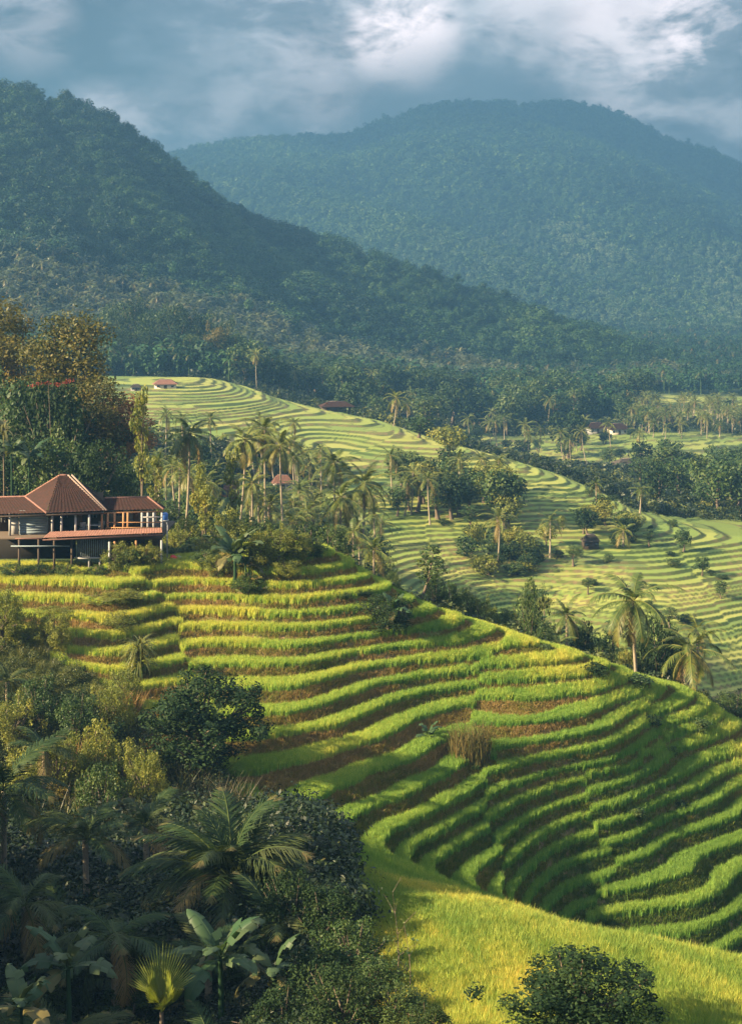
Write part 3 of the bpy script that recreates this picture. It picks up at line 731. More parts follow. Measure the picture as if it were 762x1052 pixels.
# ---- palms
PALM_HI = [palm_crown(np.random.default_rng(500 + k), 18, 4.4, 44, 2, .045, .74, -.95, old=.3).mesh('crown', M_PALM) for k in range(3)]
PALM_MID = [palm_crown(np.random.default_rng(520 + k), 15, 4.1, 22, 1, .075, .74, -.85, old=.28).mesh('crown', M_PALM) for k in range(5)]
_trunks = {}
def trunk_mesh(H, v):
    k = (max(1, round(H * 2)), v)
    if k not in _trunks: _trunks[k] = palm_trunk(k[0] / 2 + .6, np.random.default_rng(700 + k[0] * 3 + v), .17, .11, .06 + .05 * v).mesh('trunk', M_PTRUNK, True)
    return _trunks[k]
def palm(px, cpy, D, label, group=None, hi=False, sc=1.0, name='coconut_palm', v=None):
    x, y = pt(px, D); zg = float(gz(x, y)); H = max(.8, zrow(cpy, D) - zg)
    t = thing(name, label, 'palm tree', (x, y, zg), group)
    lib = PALM_HI if hi else PALM_MID
    link('trunk', trunk_mesh(H, int(RT.integers(0, 3))), t, (0, 0, H + .05))
    link('crown', lib[int(RT.integers(0, len(lib))) if v is None else v], t, (0, 0, H), (RT.normal(0, .08), RT.normal(0, .08), RT.uniform(0, 6.28)), sc * RT.uniform(.92, 1.08))
    return t
def palm_h(px, D, H, label, group, sc=1.0, name='coconut_palm'):
    zg = here(px, D).z; return palm(px, HZ - (zg + H) / D * F, D, label, group, sc=sc, name=name)
# ---- broadleaf trees and shrubs: unit crowns (half-width 1, height 1.4 on .4 of stem) scaled to the tree
def lib_tree(seed, nleaf, ls, nc=12, mat=None, th=.55, w=1., h=1.6, **kw):
    tg, cg = tree_parts(np.random.default_rng(seed), w, h, th, nc, nleaf, ls, tr=kw.pop('tr', .07), **kw)
    V = cg.V[0]; k = 1 / np.percentile(np.hypot(V[:, 0], V[:, 1]), 93); full = np.percentile(V[:, 2], 98.5)
    for a in tg.V + cg.V: a[:, :2] *= k; a[:, 2] /= full
    return tg.mesh('trunk', M_BARK, True), cg.mesh('crown', mat)      # half-width 1, height 1
LIB = {}
for nm, mat in (('leaf', M_LEAF), ('deep', M_LEAFD), ('yellow', M_LEAFY), ('russet', M_LEAFO)):
    LIB[nm] = [lib_tree(800 + 10 * k + len(nm), 1300, .075, 13, mat, shell=.62, coh=.8, rnd=.45) for k in range(3)]
    LIB[nm + '_fine'] = [lib_tree(860 + 10 * k + len(nm), 6500, .034, 20, mat, shell=.55, cr=.34, th=.22, sprigs=18) for k in range(2)]
    if nm == 'deep': LIB['deep_hero'] = [lib_tree(1300, 16000, .027, 34, mat, shell=.3, cr=.27, th=.15, sprigs=34)]
    LIB[nm + '_big'] = [lib_tree(990 + 10 * k + len(nm), 9000, .032, 24, mat, th=2.4, w=1., h=1.9, shell=.5, cr=.36, tr=.09) for k in range(2)]
    LIB[nm + '_bush'] = [lib_tree(900 + 10 * k + len(nm), 1100, .07, 16, mat, th=.05, w=1., h=1.25, shell=.4, cr=.34) for k in range(2)]
    LIB[nm + '_bushfine'] = [lib_tree(940 + 10 * k + len(nm), 8000, .027, 30, mat, th=.05, w=1., h=1.3, shell=.3, cr=.26, sprigs=14) for k in range(2)]
    LIB[nm + '_tall'] = [lib_tree(970 + 10 * k + len(nm), 1100, .07, 12, mat, th=1.6, w=.75, h=2.2, shell=.5) for k in range(2)]
def tree(px, D, H, hw, kind, label, group=None, name='broadleaf_tree', cat='tree', sink=0):
    """a tree H metres tall and hw metres half-wide; D its distance"""
    p = here(px, D); lib = LIB[kind]; tm, cm = lib[int(RT.integers(0, len(lib)))]
    t = thing(name, label, cat, p - Vector((0, 0, sink)), group, RT.uniform(0, 6.28))
    s = (hw, hw, H + sink)
    link('trunk' if 'bush' not in kind else 'stem', tm, t, scale=s); link('crown' if 'bush' not in kind else 'foliage', cm, t, scale=s)
    return t
def tree_to(px, D, top, hwpx, kind, label, group=None, **kw):
    """top row and half-width given as in the photograph"""
    p = here(px, D); return tree(px, D, max(.5, zrow(top, D) - p.z), hwpx / F * D, kind, label, group, **kw)
def shrub(px, D, H, hw, kind, label, group=None, **kw):
    return tree(px, D, H, hw, kind, label, group, name=kw.pop('name', 'shrub'), cat='shrub', **kw)

# ---- the big trees left, behind the house
G1 = 'big trees behind the house'
tree_to(4, 160, 313, 44, 'russet_big', 'tall russet topped tree cut by the left frame edge, highest behind the house', G1)
tree_to(68, 152, 327, 46, 'russet_big', 'broad olive and russet tree standing high above the house roof', G1)
tree_to(22, 146, 392, 44, 'leaf_fine', 'rounded green tree under the two tall russet trees', G1)
tree_to(58, 142, 398, 42, 'deep_fine', 'dark tree with a red flowering creeper across its top', G1)
tree_to(98, 147, 392, 34, 'russet_big', 'lower russet tree right of the red flowers', G1)
tree_to(12, 138, 452, 36, 'deep_fine', 'dark green tree behind the left end of the house roof', G1)
tree_to(54, 134, 452, 38, 'leaf_fine', 'green bushy tree directly behind the roof ridge of the house', G1)
tree_to(96, 132, 458, 32, 'deep_fine', 'small dark tree behind the right wing of the house', G1)
tree_to(128, 136, 480, 24, 'leaf_fine', 'small green tree right of the dark one behind the wing', G1)
t = tree_to(124, 150, 408, 36, 'russet_big', 'airy russet tree on a bare orange trunk', G1)
t.children[0].data = t.children[0].data.copy(); t.children[0].data.materials[0] = M_ORBARK
# the red creeper lies over the dark tree
def creeper():
    g = Geo(); p = pt(50, 137); z = zrow(394, 137); rng = np.random.default_rng(3)
    C = [(-1.6, .2, -.2), (-.8, 0, 0), (0, -.1, .05), (.8, 0, -.1), (1.6, .1, .1), (2.0, .3, .3)]
    leaves(g, rng, C, (.42, .3, .2), 200, .07, tint0=.5)
    zg = float(gz(*p)); g.tube([(0, .3, zg - z), (.3, .2, (zg - z) * .5), (0, 0, 0)], [.06, .05, .03], 5, mi=1)
    o = link('flowering_creeper', g.mesh('flowering_creeper', [M_RED, M_BARK]), None, (p[0], p[1], z)); tag(o, 'red flowering creeper spread over the dark tree behind the house', 'creeper')
creeper()
# ---- pale pandanus by the left edge, pandanus on the terraces
def strap_plant(px, cpy, D, n, L, w, label, pale=False, H=None):
    x, y = pt(px, D); zg = float(gz(x, y)); z = zrow(cpy, D)
    t = thing('pandanus', label, 'pandanus', (x, y, zg)); rng = np.random.default_rng(int(px))
    g = Geo(); g.tube([(0, 0, -.3), (.05, 0, (z - zg) * .5), (0, 0, z - zg)], [.10, .09, .08], 6); link('stem', g.mesh('stem', M_BARK, True), t)
    g = Geo()
    for i in range(n):
        az = i * 2.4 + rng.normal(0, .2); el = rng.uniform(.1, 1.35); K = 8; s = np.linspace(0, 1, K); th = el - (2.4 - .3 * el) * s ** 1.1
        ll = L * rng.uniform(.7, 1.15); d = np.stack([np.cos(th), 0 * s, np.sin(th)], 1); P = np.concatenate([[np.zeros(3)], np.cumsum(d[:-1] * ll / (K - 1), 0)])
        c, sn = math.cos(az), math.sin(az); Rz = np.array([[c, -sn, 0], [sn, c, 0], [0, 0, 1]])
        wv = np.array([0, 1, 0]) * (w * (1 - s ** 2 * .85))[:, None]; h = rng.uniform(-1.2, .35)
        V = np.stack([P - wv, P + wv], 1).reshape(-1, 3) @ Rz.T + np.array([0, 0, h]); b = np.arange(K - 1) * 2
        g.add(V, np.stack([b, b + 1, b + 3, b + 2], 1), tint=np.clip(rng.normal(.6 if not pale else .9, .15), 0, 1), age=rng.uniform(0, .25) if not pale else .35)
    link('leaves', g.mesh('leaves', M_BANANA if pale else M_PALM), t, (0, 0, z - zg)); return t
strap_plant(144, 668, 98, 230, 1.75, .05, 'drooping narrow leaved pandanus at the edge of the yellow terraces')
strap_plant(4, 440, 132, 26, 2.6, .09, 'pale drooping strap leaved plant at the left frame edge', True)

# ---- palms beyond the house
G2 = 'coconut palms in the grove beyond the house'
for px, cpy, D, hi, lab in ((195, 446, 160, 1, 'large full coconut palm standing alone right of the house'), (272, 441, 182, 1, 'coconut palm in the close pair at the middle of the grove'),
                       (252, 452, 178, 1, 'left palm of the close pair at the middle of the grove'), (288, 458, 176, 1, 'coconut palm leaning right of the close pair'),
                       (343, 476, 168, 1, 'spreading coconut palm above the small clearing'), (374, 497, 160, 1, 'dense drooping coconut palm at the right end of the grove'),
                       (350, 511, 154, 1, 'slender coconut palm with yellowing fronds under the dense drooping palm'), (300, 537, 148, 0, 'short stemless palm spreading near the banana clump'),
                       (363, 548, 146, 0, 'thin coconut palm rising behind the ridge bushes'), (384, 565, 143, 0, 'low coconut palm behind the upper end of the ridge')):
    palm(px, cpy, D, lab, G2, bool(hi), .9 if hi else .75)
for i in range(64):
    px = RT.uniform(150, 392); D = RT.uniform(175, 300)
    if D > 250 and px > 330: D = 215
    if min(abs(px - 290), abs(px - 236)) < 10: continue
    palm_h(px, D, RT.uniform(6, 11), 'coconut palm in the crowded grove between the house and the upper terraces', G2, .78)
for i in range(70):
    px = RT.uniform(110, 395); D = RT.uniform(150, 300); k = RT.choice(['leaf', 'deep', 'yellow', 'leaf_tall', 'yellow_bush', 'deep_bush', 'leaf_bush'])
    b = 'bush' in k
    if not b and min(abs(px - 290), abs(px - 236)) < 10: continue
    H = RT.uniform(1.5, 3.5) if b else RT.uniform(4, 7.5)
    (shrub if b else tree)(px, D, H, H * (.75 if b else .42), k, 'leafy shrub on the floor of the palm grove' if b else 'broadleaf tree among the coconut palms of the grove', 'shrubs in the palm grove' if b else 'broadleaf trees in the palm grove')
# thin bare-stemmed trees right of the house
for px, top, D in ((146, 400, 128), (206, 478, 126), (212, 500, 124), (160, 470, 130), (240, 462, 150)):
    tree_to(px, D, top, 9, 'yellow_tall', 'thin pole like tree with a small sparse crown right of the house', 'thin pole trees right of the house', name='slender_tree')
# garden bushes between house and ridge top
for px, D, H, hw, k in ((268, 109.3, 3.0, 1.3, 'yellow'), (286, 110, 2.6, 1.5, 'yellow'), (305, 110.6, 2.0, 1.3, 'yellow'), (322, 111, 1.5, 1.1, 'leaf'), (256, 107.6, 1.5, 1.2, 'leaf'), (224, 109.5, 1.8, 1.1, 'yellow'), (296, 108.4, 1.3, 1.1, 'yellow'), (212, 111, 1.4, 1.2, 'leaf'), (222, 117, 1.6, 1.8, 'yellow'), (140, 112.5, 1.8, 1.2, 'yellow'), (126, 113, 1.3, .9, 'leaf'),
                        (268, 126, 4.2, 2.2, 'leaf'), (232, 128, 4.6, 2.2, 'yellow'), (205, 122, 2.0, 1.8, 'leaf'), (182, 125, 3.0, 1.7, 'yellow'), (250, 135, 5, 2.6, 'deep'), (292, 130, 4.2, 2.0, 'leaf'), (318, 128, 5.0, 2.2, 'deep'), (340, 126, 5.0, 1.9, 'leaf'), (168, 119, 1.4, 1.3, 'leaf'), (190, 135, 4, 2, 'yellow')):
    shrub(px, D, H, hw, k + '_bushfine', 'bush on the hilltop between the house and the ridge', 'bushes on the hilltop right of the house')
# ---- near ridge
DGR = {'leaf': 'green', 'deep': 'dark', 'yellow': 'yellowish'}
tree_to(398, 107, 612, 26, 'deep_bushfine', 'dense dark bush high on the open terraces', None, name='shrub', cat='shrub')
tree_to(372, 109, 622, 12, 'deep_bushfine', 'small dark bush left of the dense dark bush on the terraces', None, name='shrub', cat='shrub')
tree_to(352, 108, 612, 9, 'leaf_bushfine', 'low round bush on the lit terraces near the ridge top', None, name='shrub', cat='shrub')
tree_to(430, 116, 560, 15, 'leaf_tall', 'leafy tree leaning right on the ridge line above the dark bush', None, name='leaning_tree').rotation_euler = (.0, .28, .3)
for px, D, top, hw, k in ((446, 121, 594, 13, 'deep'), (462, 122, 600, 12, 'leaf'), (478, 123, 606, 12, 'leaf'), (496, 123, 616, 14, 'yellow'), (514, 124, 627, 13, 'leaf'), (530, 125, 634, 11, 'yellow'), (404, 121, 588, 8, 'leaf')):
    tree_to(px, D, top, hw, k + '_bushfine', 'bush in the row just behind the ridge line', 'bushes behind the middle of the ridge', name='shrub', cat='shrub')
for px, D, top, hw, k, lab in ((545, 130, 600, 15, 'leaf', 'slim green tree behind the ridge left of the dead palm'), (597, 128, 640, 16, 'deep', 'dark tree between the two palms behind the ridge'), (560, 128, 638, 14, 'leaf', 'low green tree close behind the ridge'),
                               (676, 124, 634, 20, 'deep', 'dark rounded tree between the tall palm and the drooping palm'), (622, 127, 655, 14, 'leaf', 'small tree left of the tall palm stem'), (660, 127, 655, 14, 'leaf', 'small tree right behind the tall palm stem'), (690, 124, 660, 14, 'deep', 'small dark tree behind the drooping palm'),
                               (640, 126, 668, 12, 'yellow', 'pale bush behind the foot of the tall palm')):
    tree_to(px, D, top, hw, k + '_fine', lab, None)
tree_to(754, 121, 712, 24, 'leaf_bushfine', 'round bush beyond the ridge at the right frame edge', None, name='shrub', cat='shrub')
palm(650, 617, 119, 'tall coconut palm with hanging yellow fronds on the ridge', None, True, .98, v=0)
palm(709, 668, 117, 'shorter coconut palm with drooping fronds near the right edge', None, True, .9, v=1)
palm(582, 632, 126, 'dark palm with dead hanging fronds behind the ridge', None, True, .62, v=2)
palm(716, 648, 128, 'small palm showing behind the drooping palm', None, False, .6)
palm(572, 662, 124, 'low palm at the foot of the dark dead fronded palm', None, False, .6)
for px, D, H, hw, k in ((612, 107.5, .9, .9, 'deep'), (655, 109, .9, 1.0, 'leaf'), (560, 109, .5, .5, 'leaf'), (670, 106, .8, .6, 'deep'), (690, 105, .6, .5, 'leaf'), (718, 108, .9, .8, 'leaf'), (700, 100, .8, .6, 'deep'), (655, 97, .7, .7, 'leaf')):
    shrub(px, D, H, hw, k + '_bush', 'little bush on the grassy shoulder of the ridge', 'little bushes on the grassy shoulder')
# ---- second ridge and valley paddies
G3 = 'trees of the grove on the second ridge'
for i in range(34):
    px = RT.uniform(398, 528); D = RT.uniform(258, 292) - (px - 400) * .08; k = RT.choice(['leaf', 'deep', 'yellow', 'leaf_tall', 'leaf'])
    H = RT.uniform(4.5, 9); tree(px, D, H, H * .42, k, 'tree in the grove halfway down the yellow terraces', G3)
for i in range(9):
    palm_h(RT.uniform(400, 520), RT.uniform(255, 285), RT.uniform(5, 9), 'coconut palm in the grove halfway down the yellow terraces', 'palms of the grove on the second ridge', .9)
palm(513, 533, 236, 'lone coconut palm on the valley paddies below the grove', None, False, .95); palm(565, 536, 242, 'lone coconut palm right of the low shrub band', None, False, .85)
palm(407, 409, 372, 'pale coconut palm on the crest of the second ridge', None, False, 1.2); palm(612, 497, 262, 'tall thin palm above the dark hut', None, False, .6); palm(640, 545, 246, 'short palm right of the dark hut', None, False, .9); palm(658, 503, 275, 'thin palm alone on the terraces near the right wood', None, False, .7)
for i in range(16):
    shrub(RT.uniform(478, 562), RT.uniform(232, 252), RT.uniform(1.5, 3.2), RT.uniform(1.4, 2.4), RT.choice(['leaf', 'deep', 'yellow']) + '_bush', 'shrub in the low band across the valley paddies', 'low band of shrubs on the valley paddies')
for i in range(13):
    tree(RT.uniform(592, 662), RT.uniform(249, 262), RT.uniform(2, 5), RT.uniform(1.2, 2.2), RT.choice(['leaf', 'deep', 'yellow']), 'small tree beside the dark hut on the paddies', 'small trees round the dark hut')
for i in range(44):
    px = RT.uniform(430, 775); D = RT.uniform(185, 290)
    shrub(px, D, RT.uniform(.6, 1.6), RT.uniform(.6, 1.5), RT.choice(['leaf', 'deep']) + '_bush', 'small bush on a bund of the valley paddies', 'small bushes dotted over the valley paddies')
tree(461, 316, 6.5, 4.0, 'yellow', 'yellowish tree on the crest of the second ridge', None); tree(430, 345, 5, 3.5, 'leaf', 'round tree on the crest left of the yellowish tree', None)
for i in range(16):
    px = RT.uniform(440, 770); D = RT.uniform(195, 262); H = RT.uniform(2.0, 4.2)
    tree(px, D, H, H * .4, RT.choice(['leaf', 'yellow', 'leaf_tall']), 'slim young tree standing on a bund of the valley paddies', 'young trees dotted over the valley paddies')
G4 = 'trees of the wood right of the second ridge'
for i in range(46):
    px = RT.uniform(655, 790); D = RT.uniform(285, 420); H = RT.uniform(6, 11)
    tree(px, D, H, H * .42, RT.choice(['leaf', 'deep', 'leaf_tall', 'leaf']), 'tree in the hazy wood at the right edge below the far paddies', G4)
# ---- dark belt below the hill
for i in range(20):
    px = RT.uniform(440, 660); D = RT.uniform(455, 545); H = RT.uniform(3, 7)
    tree(px, D, H, H * .5, RT.choice(['leaf', 'deep', 'leaf']), 'small tree on the far paddies before the dark belt', 'small trees on the far paddies')
G5 = 'trees of the dark belt below the hill'
for i in range(120):
    px = RT.uniform(225, 665); D = RT.uniform(455, 640) + max(0, (px - 480)) * .35 - max(0, 300 - px) * .2
    if 440 < px < 570 and D < 560: D += 120
    if px < 470: D = max(D, float(np.exp(np.interp(px, gx, kd[:, 11]))) * 1.06)
    if 598 < px < 652 and D < 575: continue
    H = RT.uniform(9, 17)
    tree(px, D, H, H * .40, RT.choice(['leaf', 'deep', 'deep', 'leaf_tall', 'leaf']), 'tree in the dark wooded belt at the foot of the forested hill', G5)
for i in range(52):
    px = RT.uniform(180, 660); D = RT.uniform(470, 640)
    palm_h(px, D, RT.uniform(8, 13), 'coconut palm rising from the dark wooded belt', 'palms in the dark belt below the hill', 1.1)
G6 = 'high dark trees above the far red roofs'
for px, D, top, hw in ((98, 520, 330, 18), (118, 530, 314, 20), (140, 525, 308, 19), (162, 520, 318, 20), (184, 515, 316, 20), (206, 520, 324, 20), (228, 520, 332, 18), (128, 505, 340, 17), (152, 505, 338, 18), (196, 500, 345, 18), (216, 500, 350, 18), (174, 505, 340, 16), (246, 505, 345, 16), (110, 505, 350, 14)):
    tree_to(px, D, top, hw, RT.choice(['deep_fine', 'deep_fine', 'leaf_fine']), 'high dark tree in the clump above the far red roofs', G6)
tree_to(225, 500, 336, 15, 'russet_fine', 'brownish tree at the right end of the high dark clump', None)
G7 = 'coconut palms of the right hand plantation'
for i in range(105):
    palm_h(RT.uniform(640, 775), RT.uniform(535, 650), RT.uniform(4.5, 8), 'coconut palm in the hazy plantation below the far right paddies', G7, .95)

# distant woods too many to tell apart
def valley_woods():
    rng = np.random.default_rng(31); N = 9000
    y = np.exp(rng.uniform(math.log(430), math.log(1600), N)); px = rng.uniform(-120, 880, N); x, _ = pt(px, y)
    f = lookup(FLD, x, y); k = (f < .35) & ((y > 600) | (px < 250) ) & ~((y < 480) & (px > 20)); x, y, px = x[k], y[k], px[k]; n = len(x)
    protos = [blob_tree(rng, 4.6, 8, 1.5, 8, 190, .7) for _ in range(3)]
    for k in range(3):
        g = palm_crown(rng, 13, 3.6, 7, 1, .26, .9, -.6)
        for a in g.V: a[:, 2] += 9.0
        g.tube([(0, 0, -.5), (.1, 0, 4.5), (0, 0, 9)], [.22, .17, .13], 4, tint=1.0); protos.append(g)
    var = rng.integers(0, 6, n).astype(float)
    hue = np.clip(.45 + .4 * fbm(x / 50, y / 50, 431, 2) + .2 * rng.normal(0, 1, n), 0, 1)
    stuff('valley_woods', 'hazy distant woods and palms on the valley floor', 'woods', protos, np.stack([x, y, gz(x, y)], 1), var, rng.uniform(0, 6.28, n), rng.uniform(.75, 1.4, n), hue, [M_WOOD])
valley_woods()
# ================================================================== the scrubby slope in front, lower left
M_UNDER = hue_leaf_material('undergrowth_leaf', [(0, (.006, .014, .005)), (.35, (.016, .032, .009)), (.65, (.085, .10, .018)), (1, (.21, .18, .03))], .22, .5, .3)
def undergrowth():
    rng = np.random.default_rng(41)
    N = 16000; y = np.exp(rng.uniform(math.log(38), math.log(112), N)); px = rng.uniform(-160, 400, N); x, _ = pt(px, y)
    j = lookup(jungle, x, y); k = j > .45; x, y, px = x[k], y[k], px[k]
    k = rng.uniform(0, 1, len(x)) < np.clip((y / 75) ** 1.2, .35, 1); x, y, px = x[k], y[k], px[k]; n = len(x)
    protos = []
    for q in range(6):
        g = Geo(); C, Rr = clump_set(rng, 6, .75, 1.0, -.2, .48); leaves(g, rng, C, Rr, 900, .052 if q < 4 else .04, shell=.35, tint0=.5, aspect=.5 if q < 4 else .28, coh=.8, rnd=.5); protos.append(g)
    for q in range(2): protos.append(blades(rng, 90, .5, 1.2, .016, .6, .4))
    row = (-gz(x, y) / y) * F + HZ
    lit = (1 - sstep(700, 860, row)) * .50  # sunlight on the upper slope put into the hue
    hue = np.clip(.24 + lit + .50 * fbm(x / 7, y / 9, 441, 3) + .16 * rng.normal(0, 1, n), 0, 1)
    var = np.where(rng.uniform(0, 1, n) < .13 * (y > 76), rng.integers(6, 8, n), rng.integers(0, 6, n)).astype(float)
    size = rng.uniform(.7, 1.7, n) * np.where(y > 90, .6, np.where(y < 56, 1.0, np.where(y < 78, 1.6, 1.0)))
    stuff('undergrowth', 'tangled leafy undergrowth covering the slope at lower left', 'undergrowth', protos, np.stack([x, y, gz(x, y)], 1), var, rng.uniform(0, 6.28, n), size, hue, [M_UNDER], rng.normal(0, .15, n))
    # scrub under the trees beyond the crest
    N = 26000; y = np.exp(rng.uniform(math.log(112), math.log(620), N)); px = rng.uniform(-120, 860, N); x, _ = pt(px, y)
    f = lookup(FLD, x, y); bh = lookup(behind + 0 * GD, x, y); inside = (px < 190) & (y < 122)
    k = (f < .45) & (bh > .6) & ~inside & (rng.uniform(0, 1, N) < np.clip(y / 260, .45, 1)); x, y, px = x[k], y[k], px[k]; n = len(x)
    protos = []
    for q in range(5):
        g = Geo(); C, Rr = clump_set(rng, 6, .8, .9, -.2, .5); leaves(g, rng, C, Rr, 150, .16, shell=.5, coh=.8, rnd=.45); protos.append(g)
    hue = np.clip(.42 + .45 * fbm(x / 22, y / 30, 451, 3) + .18 * rng.normal(0, 1, n), 0, 1)
    stuff('valley_scrub', 'low scrub under the trees of the valley', 'scrub', protos, np.stack([x, y, gz(x, y)], 1), rng.integers(0, 5, n).astype(float), rng.uniform(0, 6.28, n), rng.uniform(.8, 2.2, n) * np.clip(y / 260, .65, 1.5), hue, [M_UNDER])
undergrowth()

# ---- palms built frond by frond
FRONDS = []
for k in range(7):
    g = Geo(); frond(g, np.random.default_rng(1000 + k), np.zeros(3), 0, 0, 4.4, 1.05 + .10 * k, 52, 3, .040, 1.0, age=(0, 0, 0, .1, .05, .45, .8)[k], hang=.35 + .09 * k, twist=RT.normal(0, .06))
    FRONDS.append(g.mesh('frond', M_PALMSHADE))
def frond_palm(px, cpy, D, label, n=20, sc=1.0, top=1.4, low=-.55, group=None, seed=1):
    rng = np.random.default_rng(seed); x, y = pt(px, D); zg = float(gz(x, y)); H = max(.4, zrow(cpy, D) - zg)
    t = thing('coconut_palm', label, 'palm tree', (x, y, zg), group)
    link('trunk', palm_trunk(H + .5, rng, .17, .13, .05).mesh('trunk', M_PTRUNK, True), t, (0, 0, H))
    for i in range(n):
        k = (i + .5) / n; el = top - (top - low) * k ** .9 + rng.normal(0, .08)
        m = FRONDS[int(rng.integers(0, 5)) if k < .78 else int(rng.integers(3, 7))]
        o = link('frond', m, t, (0, 0, H), None, sc * rng.uniform(.85, 1.1) * (.8 if k < .1 else 1))
        o.rotation_euler = (rng.normal(0, .12), -el, i * 2.39996 + rng.normal(0, .15))
    return t
frond_palm(238, 905, 60, 'big stemless palm with long arching fronds in the shade beside the golden slope', 26, 1.05, 1.5, .38, seed=1)
frond_palm(4, 812, 68, 'palm with hanging fronds cut by the left frame edge', 16, .85, seed=2)
frond_palm(88, 862, 66, 'palm with upright drooping leaflets left of the big stemless palm', 14, .62, 1.45, .1, seed=3)
frond_palm(150, 850, 70, 'small palm in deep shade between the two larger palms', 12, .55, 1.4, .0, seed=4)
frond_palm(118, 965, 55, 'low palm with one long frond reaching right below the shaded palms', 13, .72, 1.1, -.4, seed=5)
frond_palm(26, 930, 58, 'shaded palm low by the left edge above the broad leaved banana', 13, .65, 1.2, -.3, seed=6)
frond_palm(330, 985, 54, 'small palm half hidden in the shrubs right of the big stemless palm', 11, .5, 1.3, -.2, seed=7)
frond_palm(46, 770, 80, 'small palm among the yellowed bushes at the left', 12, .55, 1.3, -.3, seed=8)
frond_palm(214, 985, 53, 'young palm with fronds fanned behind the lower banana', 10, .5, 1.3, .0, seed=9)
frond_palm(8, 700, 92, 'little palm among the bushes under the house terraces', 12, .5, 1.3, -.3, seed=10)
for i in range(15):
    px = RT.uniform(-5, 330 if i % 2 else 200); D = RT.uniform(47, 66); p = here(px, D)
    frond_palm(px, HZ - (p.z + RT.uniform(.9, 1.8)) / D * F, D, 'low trunkless palm in the shaded tangle of the bottom left corner', 10, RT.uniform(.45, .75), 1.4, .1, 'low palms of the bottom left tangle', 40 + i)
# ---- fan palm leaf clump
def fan_palm(px, cpy, D, label, r, n=3):
    x, y = pt(px, D); zg = float(gz(x, y)); H = zrow(cpy, D) - zg; rng = np.random.default_rng(77)
    t = thing('fan_palm', label, 'palm tree', (x, y, zg)); g = Geo(); g.tube([(0, 0, -.2), (0, .05, H * .5), (0, 0, H)], [.10, .09, .07], 7); link('stem', g.mesh('stem', M_BARK, True), t)
    for i, (az, el, s) in enumerate(((0.15, 1.15, 1.0), (2.2, .7, .7), (-1.9, .6, .75), (.9, .2, .6))):
        g = Geo(); K = 34
        g.tube([(0, 0, 0), (0, 0, r * .3)], [.02, .015], 4, tint=.9)
        for q in range(K):
            a = -1.15 + 2.3 * q / (K - 1); ll = r * (1 - .22 * abs(a) ** 1.5) * rng.uniform(.93, 1.03); w = .5 * 2.3 / K
            def p(rr, aa, dz): return (rr * math.sin(aa), dz, r * .25 + rr * math.cos(aa))
            V = [p(.02, a, 0), p(ll * .62, a - w * .95, .035), p(ll * .62, a, -.03), p(ll * .62, a + w * .95, .035), p(ll, a, .10 + .1 * rng.uniform()), p(ll * .62, a, -.03)]
            g.add(V, [(0, 1, 4, 2), (0, 2, 4, 3)], tint=np.clip(rng.normal(.65, .12), 0, 1), age=.1 * rng.uniform())
        o = link('leaf', g.mesh('leaf', M_PALMY), t, (0, 0, H), (R(-18) + (1.2 - el), 0, az), s)
M_PALMY = leaf_material('fan_leaf', [(0, (.035, .065, .012)), (.5, (.085, .125, .02)), (1, (.16, .19, .03))], .3, .5, .3, (.25, .16, .05))
fan_palm(166, 1040, 48, 'yellow green fan palm leaf spread upright at the bottom of the frame', 1.7)
# ---- banana plants
def banana(px, cpy, D, n, L, Wd, label, seed, low=-.1):
    x, y = pt(px, D); zg = float(gz(x, y)); H = max(.3, zrow(cpy, D) - zg); rng = np.random.default_rng(seed)
    t = thing('banana_plant', label, 'banana plant', (x, y, zg)); g = Geo(); zz = np.linspace(0, 1, 5)
    g.tube(np.stack([.05 * np.sin(zz * 3), 0 * zz, zz * (H + .2) - .2], 1), (.13 - .06 * zz) * L / 2, 8, tint=.4); link('stem', g.mesh('stem', M_BANANA, True), t)
    for i in range(n):
        g = Geo(); banana_leaf(g, rng, np.zeros(3), i * 2.4 + rng.normal(0, .25), 1.35 - (1.35 - low) * (i / max(1, n - 1)) + rng.normal(0, .08), L * rng.uniform(.8, 1.1), Wd * rng.uniform(.85, 1.1), 1.0 + .5 * i / n, age=rng.uniform(0, .15) if i < n - 2 else rng.uniform(.1, .5))
        link('leaf', g.mesh('leaf', M_BANANA), t, (0, 0, H))
banana(226, 985, 50, 10, 2.3, .36, 'banana plant with torn blue green leaves in front of the big palm', 5, -.2)
banana(70, 995, 50, 8, 2.0, .34, 'broad leaved banana plant in the shade at lower left', 6, -.1)
banana(282, 998, 50, 6, 1.6, .28, 'small banana plant with drooping leaves right of the larger one', 7, -.3)
banana(22, 1035, 47, 6, 1.7, .32, 'banana plant with upright leaves in the bottom left corner', 8, .3)
banana(241, 572, 108.5, 13, 2.8, .42, 'tall banana clump at the upper edge of the near terraces', 9, .35)
banana(252, 582, 109, 7, 1.9, .34, 'shorter banana plant right behind the tall banana clump', 10, .2)
banana(440, 765, 97, 8, 1.3, .24, 'small banana plant alone on the green terraces', 11, .1)
banana(404, 628, 106.5, 9, 1.8, .30, 'banana plant growing out of the dense dark bush on the terraces', 12, .0)
banana(30, 470, 131, 8, 2.4, .36, 'banana plant behind the dark back roof', 13, .3)
banana(12, 466, 130, 7, 2.2, .36, 'banana plant by the left edge behind the dark back roof', 14, .3)
